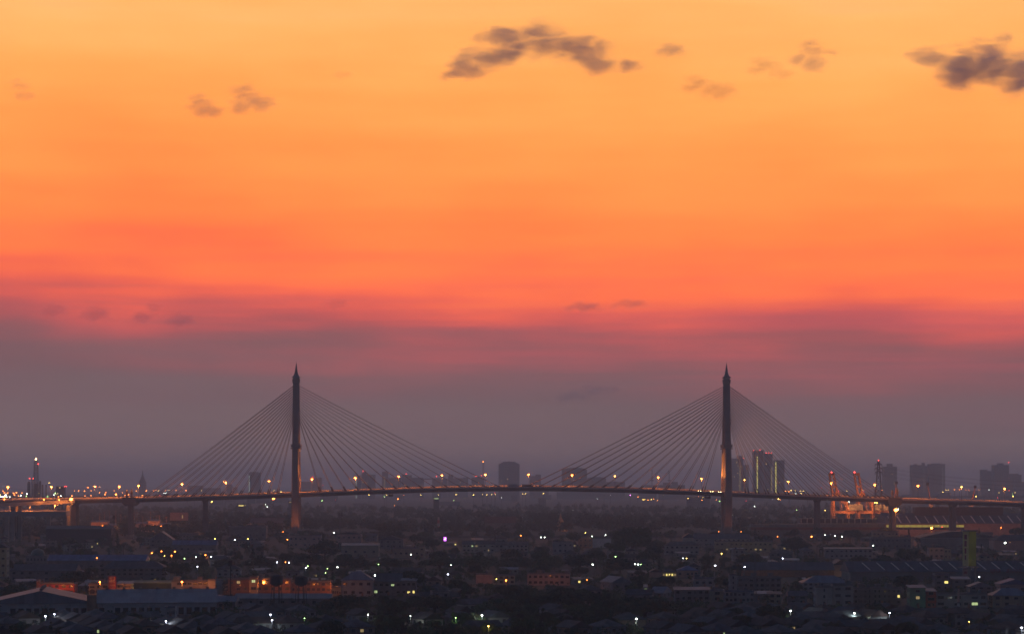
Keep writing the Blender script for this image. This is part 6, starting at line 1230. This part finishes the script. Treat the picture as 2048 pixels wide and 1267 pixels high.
# filler town behind
tries = 0
while NH < 330 and tries < 9000:
    tries += 1; Y = 1 / random.uniform(1 / 2560, 1 / 1130); X = random.uniform(-0.24, 0.24) * Y; k = random.choice((0, 1, 2, 3, 4, 5, 6, 5, 3))
    if abs(X) < 240 and Y > 2480: continue
    if free(X, Y, HP[k][1]) and not hides(X, Y, HP[k][1], HP[k][2]): house(k, X, Y, random.choice((0.1, -0.15, 0.4, 1.4)) + random.uniform(-0.08, 0.08))
# trees between everything
tries = 0; n_t = 0
while n_t < 230 and tries < 14000:
    tries += 1; Y = 1 / random.uniform(1 / 1140, 1 / 872); X = random.uniform(-0.238, 0.238) * Y; x = 1024 + F * X / Y
    if not (600 < x < 1400) and random.random() < 0.55: continue
    k = random.choice((0, 1, 2, 3, 0, 1, 4, 5, 6, 8)); sc = random.uniform(0.55, 1.15)
    if free(X, Y, TP[k][3] * sc * 0.5) and not hides(X, Y, TP[k][3] * sc, TP[k][4] * sc): tree(k, X, Y, sc); n_t += 1
tries = 0; n_t = 0
while n_t < 330 and tries < 30000:
    tries += 1; Y = 1 / random.uniform(1 / 2600, 1 / 1140); X = random.uniform(-0.238, 0.238) * Y
    k = random.choice((0, 1, 2, 3, 4, 5, 4, 6, 7, 8)); sc = random.uniform(0.7, 1.6)
    if abs(X) < 230 and Y > 2560: continue
    if free(X, Y, TP[k][3] * sc * 0.45) and not hides(X, Y, TP[k][3] * sc, TP[k][4] * sc): tree(k, X, Y, sc); n_t += 1
# gardens: the countless lesser trees and shrubs between the houses, one mass
PG = []; tries = 0
while len(PG) < 2600 and tries < 30000:
    tries += 1; Y = 1 / random.uniform(1 / 2600, 1 / 885); X = random.uniform(-0.24, 0.24) * Y; r = random.uniform(1.6, 4.2); h = r * random.uniform(1.2, 2.2)
    if free(X, Y, r * 0.25) and not hides(X, Y, r, h): PG.append((X, Y, r, h))
g = np.random.default_rng(123); A = np.array(PG); Q = 120; idx = np.repeat(np.arange(len(A)), Q); n = len(idx)
dirs = g.normal(size=(n, 3)); dirs /= np.linalg.norm(dirs, axis=1)[:, None]
P = np.stack([A[idx, 0], A[idx, 1], A[idx, 3] * 0.5], 1) + dirs * np.stack([A[idx, 2], A[idx, 2], A[idx, 3] * 0.5], 1) * g.uniform(0.55, 1.08, n)[:, None]; P[:, 2] = np.maximum(P[:, 2], 0.3)
a = g.normal(size=(n, 3)); a /= np.linalg.norm(a, axis=1)[:, None]; b = np.cross(a, dirs); b /= np.linalg.norm(b, axis=1)[:, None] + 1e-6; sz = g.uniform(0.28, 0.6, n)[:, None]
V = np.stack([P - a * sz, P - b * sz * 0.7, P + a * sz, P + b * sz * 0.7], 1).reshape(-1, 3)
me = bpy.data.meshes.new('garden_growth'); me.from_pydata(V.tolist(), [], np.arange(4 * n).reshape(-1, 4).tolist()); me.materials.append(M_leaf)
tag(obj('garden_growth', me), 'dark mass of garden shrubs and small trees between the houses', 'shrubs', None, 'stuff')
# a few lone trees standing proud before the far wood
for x, yt, yb, k, l in ((865, 1038, 1078, 6, 'pointed casuarina-like tree left of the banded chimney'), (770, 1043, 1080, 4, 'spreading tree right of the telecom mast'), (800, 1046, 1079, 5, 'second spreading tree right of the telecom mast'), (1700, 1050, 1086, 1, 'leafy tree before the pale depot wall'), (1590, 1057, 1084, 0, 'low tree in front of the pale depot wall'), (250, 1035, 1072, 2, 'round tree beside the left monument pier'), (545, 1038, 1072, 3, 'round tree left of the left tower foot')):
    d = gd(yb); h = (yb - yt) * d / F; tree(k, gx(x, d), d, h / TP[k][4], l)
# the far wood: one mass of crowns
g = np.random.default_rng(99); NC = 3400
Yc = 1 / g.uniform(1 / 5200, 1 / 2560, NC); Xc = g.uniform(-0.25, 0.25, NC) * Yc; hc = g.uniform(9, 19, NC) * (1 + 0.25 * np.sin(Xc * 0.012 + Yc * 0.004)); rc = g.uniform(4.5, 9, NC); hc = np.where(Yc < 2640, g.uniform(6, 10, NC), hc)
ok = ~((np.abs(Xc) < 260) & (Yc < 2745) & (Yc > 2600)); ok &= ~((Xc > gx(1500, 2700)) & (Yc < 2900)); ok &= ~((Xc > gx(1640, 3200)) & (Yc > 3120) & (Yc < 3330) & (Xc < gx(1800, 3200)))
Xc, Yc, hc, rc = Xc[ok], Yc[ok], hc[ok], rc[ok]; NC = len(Xc); Q = 70
idx = np.repeat(np.arange(NC), Q); n = len(idx); dirs = g.normal(size=(n, 3)); dirs /= np.linalg.norm(dirs, axis=1)[:, None]; dirs[:, 2] = np.abs(dirs[:, 2]) * 1.3 - 0.5
P = np.stack([Xc[idx], Yc[idx], hc[idx] * 0.62], 1) + dirs * np.stack([rc[idx], rc[idx], hc[idx] * 0.42], 1) * g.uniform(0.6, 1.05, n)[:, None]
P[:, 2] = np.maximum(P[:, 2], 0.8)
a = g.normal(size=(n, 3)); a /= np.linalg.norm(a, axis=1)[:, None]; b = np.cross(a, dirs); b /= np.linalg.norm(b, axis=1)[:, None] + 1e-6; sz = g.uniform(0.8, 1.9, n)[:, None]
V = np.stack([P - a * sz, P - b * sz * 0.7, P + a * sz, P + b * sz * 0.7], 1).reshape(-1, 3)
me = bpy.data.meshes.new('far_wood'); me.from_pydata(V.tolist(), [], np.arange(4 * n).reshape(-1, 4).tolist()); me.materials.append(M_leaf)
tag(obj('far_wood', me), 'far dark wood reading as one hazy mass beyond the river', 'wood', None, 'stuff')

# ------------------------------------------------------------------ haze
hz_m = bpy.data.materials.new('haze'); hz_m.use_nodes = True; t = hz_m.node_tree; t.nodes.clear()
pv = t.nodes.new('ShaderNodeVolumePrincipled'); pv.inputs['Density'].default_value = HAZE_D; pv.inputs['Color'].default_value = (0.88, 0.96, 1.0, 1); pv.inputs['Anisotropy'].default_value = 0.38; pv.inputs['Density Attribute'].default_value = ''
ou = t.nodes.new('ShaderNodeOutputMaterial'); t.links.new(pv.outputs[0], ou.inputs['Volume']); hz_m.cycles.homogeneous_volume = True
structure('haze', MB().box(-16500, 16500, -100, 58500, -1.5, HAZE_TOP).mesh('haze', hz_m), kind='stuff')

# ------------------------------------------------------------------ clouds (soft volumes high beyond the haze)
def cloud(lobes, dens, colr, label, d=9000.0, nscale=1.0, th=0.12):
    """lobes: (x, y, rx, ry) in photo pixels at distance d"""
    s = d / F; cx = sum(l[0] for l in lobes) / len(lobes); cyy = sum(l[1] for l in lobes) / len(lobes); c = px(cx, cyy, d)
    L_ = [((x - cx) * s, -(y - cyy) * s, rx * s * 1.4, ry * s * 1.25) for x, y, rx, ry in lobes]
    mb = MB()
    for i, (x, z, rx, rz) in enumerate(L_):
        ry_ = max(rx, rz) * 0.8; nn = 10; k = 6; vs_ = []; fs_ = []
        for a in range(k + 1):
            ph = math.pi * a / k
            for q in range(nn): th_ = 2 * math.pi * q / nn; vs_.append((x + rx * math.sin(ph) * math.cos(th_), ry_ * math.sin(ph) * math.sin(th_), z - rz * math.cos(ph)))
        for a in range(k):
            for q in range(nn): fs_.append((a * nn + q, a * nn + (q + 1) % nn, (a + 1) * nn + (q + 1) % nn, (a + 1) * nn + q))
        mb.add(vs_, fs_)
    m = bpy.data.materials.new('cloud_vapour'); m.use_nodes = True; t = m.node_tree; t.nodes.clear(); ln = t.links.new
    co = t.nodes.new('ShaderNodeTexCoord'); best = None
    wn = t.nodes.new('ShaderNodeTexNoise'); wn.inputs['Scale'].default_value = 0.0075 * nscale; wn.inputs['Detail'].default_value = 3.0; ln(co.outputs['Object'], wn.inputs['Vector'])
    wo_ = t.nodes.new('ShaderNodeVectorMath'); wo_.operation = 'MULTIPLY_ADD'; ln(wn.outputs['Color'], wo_.inputs[0]); wo_.inputs[1].default_value = (150 / nscale, 150 / nscale, 100 / nscale); wo_.inputs[2].default_value = (-75 / nscale, -75 / nscale, -50 / nscale)
    wa = t.nodes.new('ShaderNodeVectorMath'); wa.operation = 'ADD'; ln(co.outputs['Object'], wa.inputs[0]); ln(wo_.outputs[0], wa.inputs[1])
    for (x, z, rx, rz) in L_:
        mp_ = t.nodes.new('ShaderNodeMapping'); mp_.vector_type = 'TEXTURE'; mp_.inputs['Location'].default_value = (x, 0, z); mp_.inputs['Scale'].default_value = (rx, max(rx, rz) * 0.8, rz); ln(wa.outputs[0], mp_.inputs['Vector'])
        le = t.nodes.new('ShaderNodeVectorMath'); le.operation = 'LENGTH'; ln(mp_.outputs[0], le.inputs[0])
        iv = t.nodes.new('ShaderNodeMath'); iv.operation = 'SUBTRACT'; iv.inputs[0].default_value = 1.0; ln(le.outputs['Value'], iv.inputs[1])
        if best is None: best = iv.outputs[0]
        else:
            mx_ = t.nodes.new('ShaderNodeMath'); mx_.operation = 'SMOOTH_MAX'; mx_.inputs[2].default_value = 0.15; ln(best, mx_.inputs[0]); ln(iv.outputs[0], mx_.inputs[1]); best = mx_.outputs[0]
    mpn = t.nodes.new('ShaderNodeMapping'); mpn.inputs['Scale'].default_value = (0.0065 * nscale, 0.008 * nscale, 0.024 * nscale); ln(co.outputs['Object'], mpn.inputs['Vector'])
    n_ = t.nodes.new('ShaderNodeTexNoise'); n_.inputs['Scale'].default_value = 1.0; n_.inputs['Detail'].default_value = 6.0; n_.inputs['Roughness'].default_value = 0.62; n_.inputs['Distortion'].default_value = 0.5; ln(mpn.outputs[0], n_.inputs['Vector'])
    ad = t.nodes.new('ShaderNodeMath'); ad.operation = 'MULTIPLY_ADD'; ln(n_.outputs['Fac'], ad.inputs[0]); ad.inputs[1].default_value = 2.6; ad.inputs[2].default_value = -1.3 - th
    sm_ = t.nodes.new('ShaderNodeMath'); sm_.operation = 'ADD'; ln(ad.outputs[0], sm_.inputs[0]); ln(best, sm_.inputs[1])
    gate = t.nodes.new('ShaderNodeMapRange'); gate.interpolation_type = 'SMOOTHSTEP'; gate.inputs['From Min'].default_value = 0.0; gate.inputs['From Max'].default_value = 0.65; ln(best, gate.inputs['Value'])
    mrr = t.nodes.new('ShaderNodeMapRange'); mrr.interpolation_type = 'SMOOTHSTEP'; mrr.inputs['From Min'].default_value = -0.12; mrr.inputs['From Max'].default_value = 0.85; mrr.inputs['To Max'].default_value = dens; ln(sm_.outputs[0], mrr.inputs['Value'])
    mu_ = t.nodes.new('ShaderNodeMath'); mu_.operation = 'MULTIPLY'; ln(mrr.outputs[0], mu_.inputs[0]); ln(gate.outputs[0], mu_.inputs[1])
    pv_ = t.nodes.new('ShaderNodeVolumePrincipled'); pv_.inputs['Density Attribute'].default_value = ''; pv_.inputs['Color'].default_value = (*colr, 1); pv_.inputs['Anisotropy'].default_value = 0.0; ln(mu_.outputs[0], pv_.inputs['Density'])
    oo = t.nodes.new('ShaderNodeOutputMaterial'); ln(pv_.outputs[0], oo.inputs['Volume'])
    o = obj('cloud', mb.mesh('cloud', m), None, c); rmod = o.modifiers.new('merge', 'REMESH'); rmod.mode = 'VOXEL'; rmod.voxel_size = max(3.0, min(min(l[2], l[3]) for l in L_) * 0.3)
    tag(o, label, 'cloud', 'dusk clouds'); return o
CD = (0.48, 0.70, 1.0)
cloud([(908, 150, 30, 14), (938, 132, 44, 24), (975, 115, 50, 26), (1020, 98, 54, 30), (1078, 82, 62, 40), (1128, 92, 58, 34), (1165, 106, 48, 32), (1195, 128, 38, 24), (1180, 84, 50, 20), (1255, 132, 36, 13), (1000, 72, 55, 14)], 0.012, CD, 'largest dark purple cloud, arched, top centre of the sky')
cloud([(1925, 138, 58, 46), (1985, 130, 60, 50), (2040, 150, 60, 52), (1975, 100, 45, 26), (1862, 112, 44, 20), (2010, 78, 22, 18)], 0.013, CD, 'large dark cloud at the upper right edge')
cloud([(1622, 100, 30, 24), (1632, 128, 26, 20), (1598, 118, 22, 14), (1655, 105, 26, 10)], 0.008, CD, 'small dark cloud with a ragged top left of the upper right cloud', nscale=1.6)
cloud([(1345, 100, 34, 16)], 0.008, CD, 'tiny grey cloud right of the largest cloud', nscale=1.8)
cloud([(1395, 168, 40, 18), (1440, 182, 44, 20)], 0.0045, (0.85, 0.6, 0.6), 'faint pinkish cloud wisp below the tiny grey cloud', nscale=1.6)
cloud([(1530, 132, 44, 18), (1565, 148, 30, 12)], 0.0035, (0.85, 0.6, 0.6), 'faint wisp left of the ragged small cloud', nscale=1.6)
cloud([(400, 205, 30, 20), (420, 222, 34, 14)], 0.008, CD, 'small brownish cloud at upper left, left one of two', nscale=1.8)
cloud([(490, 190, 36, 26), (520, 206, 40, 20), (485, 215, 26, 14)], 0.007, CD, 'small brownish cloud at upper left, right one of two', nscale=1.6)
cloud([(38, 172, 26, 16), (52, 192, 22, 10)], 0.005, CD, 'faint cloud scrap near the upper left edge', nscale=1.8)
cloud([(685, 150, 26, 10)], 0.003, (0.85, 0.6, 0.6), 'faintest pink wisp left of the largest cloud', nscale=1.8)
LOWC = (0.90, 0.90, 1.0)
cloud([(195, 627, 38, 20)], 0.0059, LOWC, 'dark smudge cloud low at left, third from the left edge', nscale=1.5, th=0.2)
cloud([(306, 616, 26, 18), (290, 634, 28, 12)], 0.0059, LOWC, 'small peaked smudge cloud low at left', nscale=1.5, th=0.2)
cloud([(365, 640, 36, 18)], 0.0050, LOWC, 'smudge cloud low at left right of the peaked one', nscale=1.5, th=0.2)
cloud([(112, 620, 34, 18)], 0.0042, LOWC, 'faint smudge cloud low at left, second from the edge', nscale=1.5, th=0.2)
cloud([(675, 607, 32, 12)], 0.0034, LOWC, 'faint flat smudge cloud above the left bridge tower', nscale=1.5, th=0.2)
cloud([(1172, 614, 46, 12)], 0.0059, LOWC, 'flat dark smudge cloud right of centre, left one of two', nscale=1.4, th=0.2)
cloud([(1265, 608, 46, 11)], 0.0050, LOWC, 'flat dark smudge cloud right of centre, right one of two', nscale=1.4, th=0.2)
cloud([(1195, 780, 60, 18), (1150, 792, 50, 12)], 0.0025, LOWC, 'pale blue-grey cloud low left of the right bridge tower', nscale=1.2, th=0.2)

word_labels()
print('houses', NH, 'trees', NT, 'objects', len(bpy.data.objects))
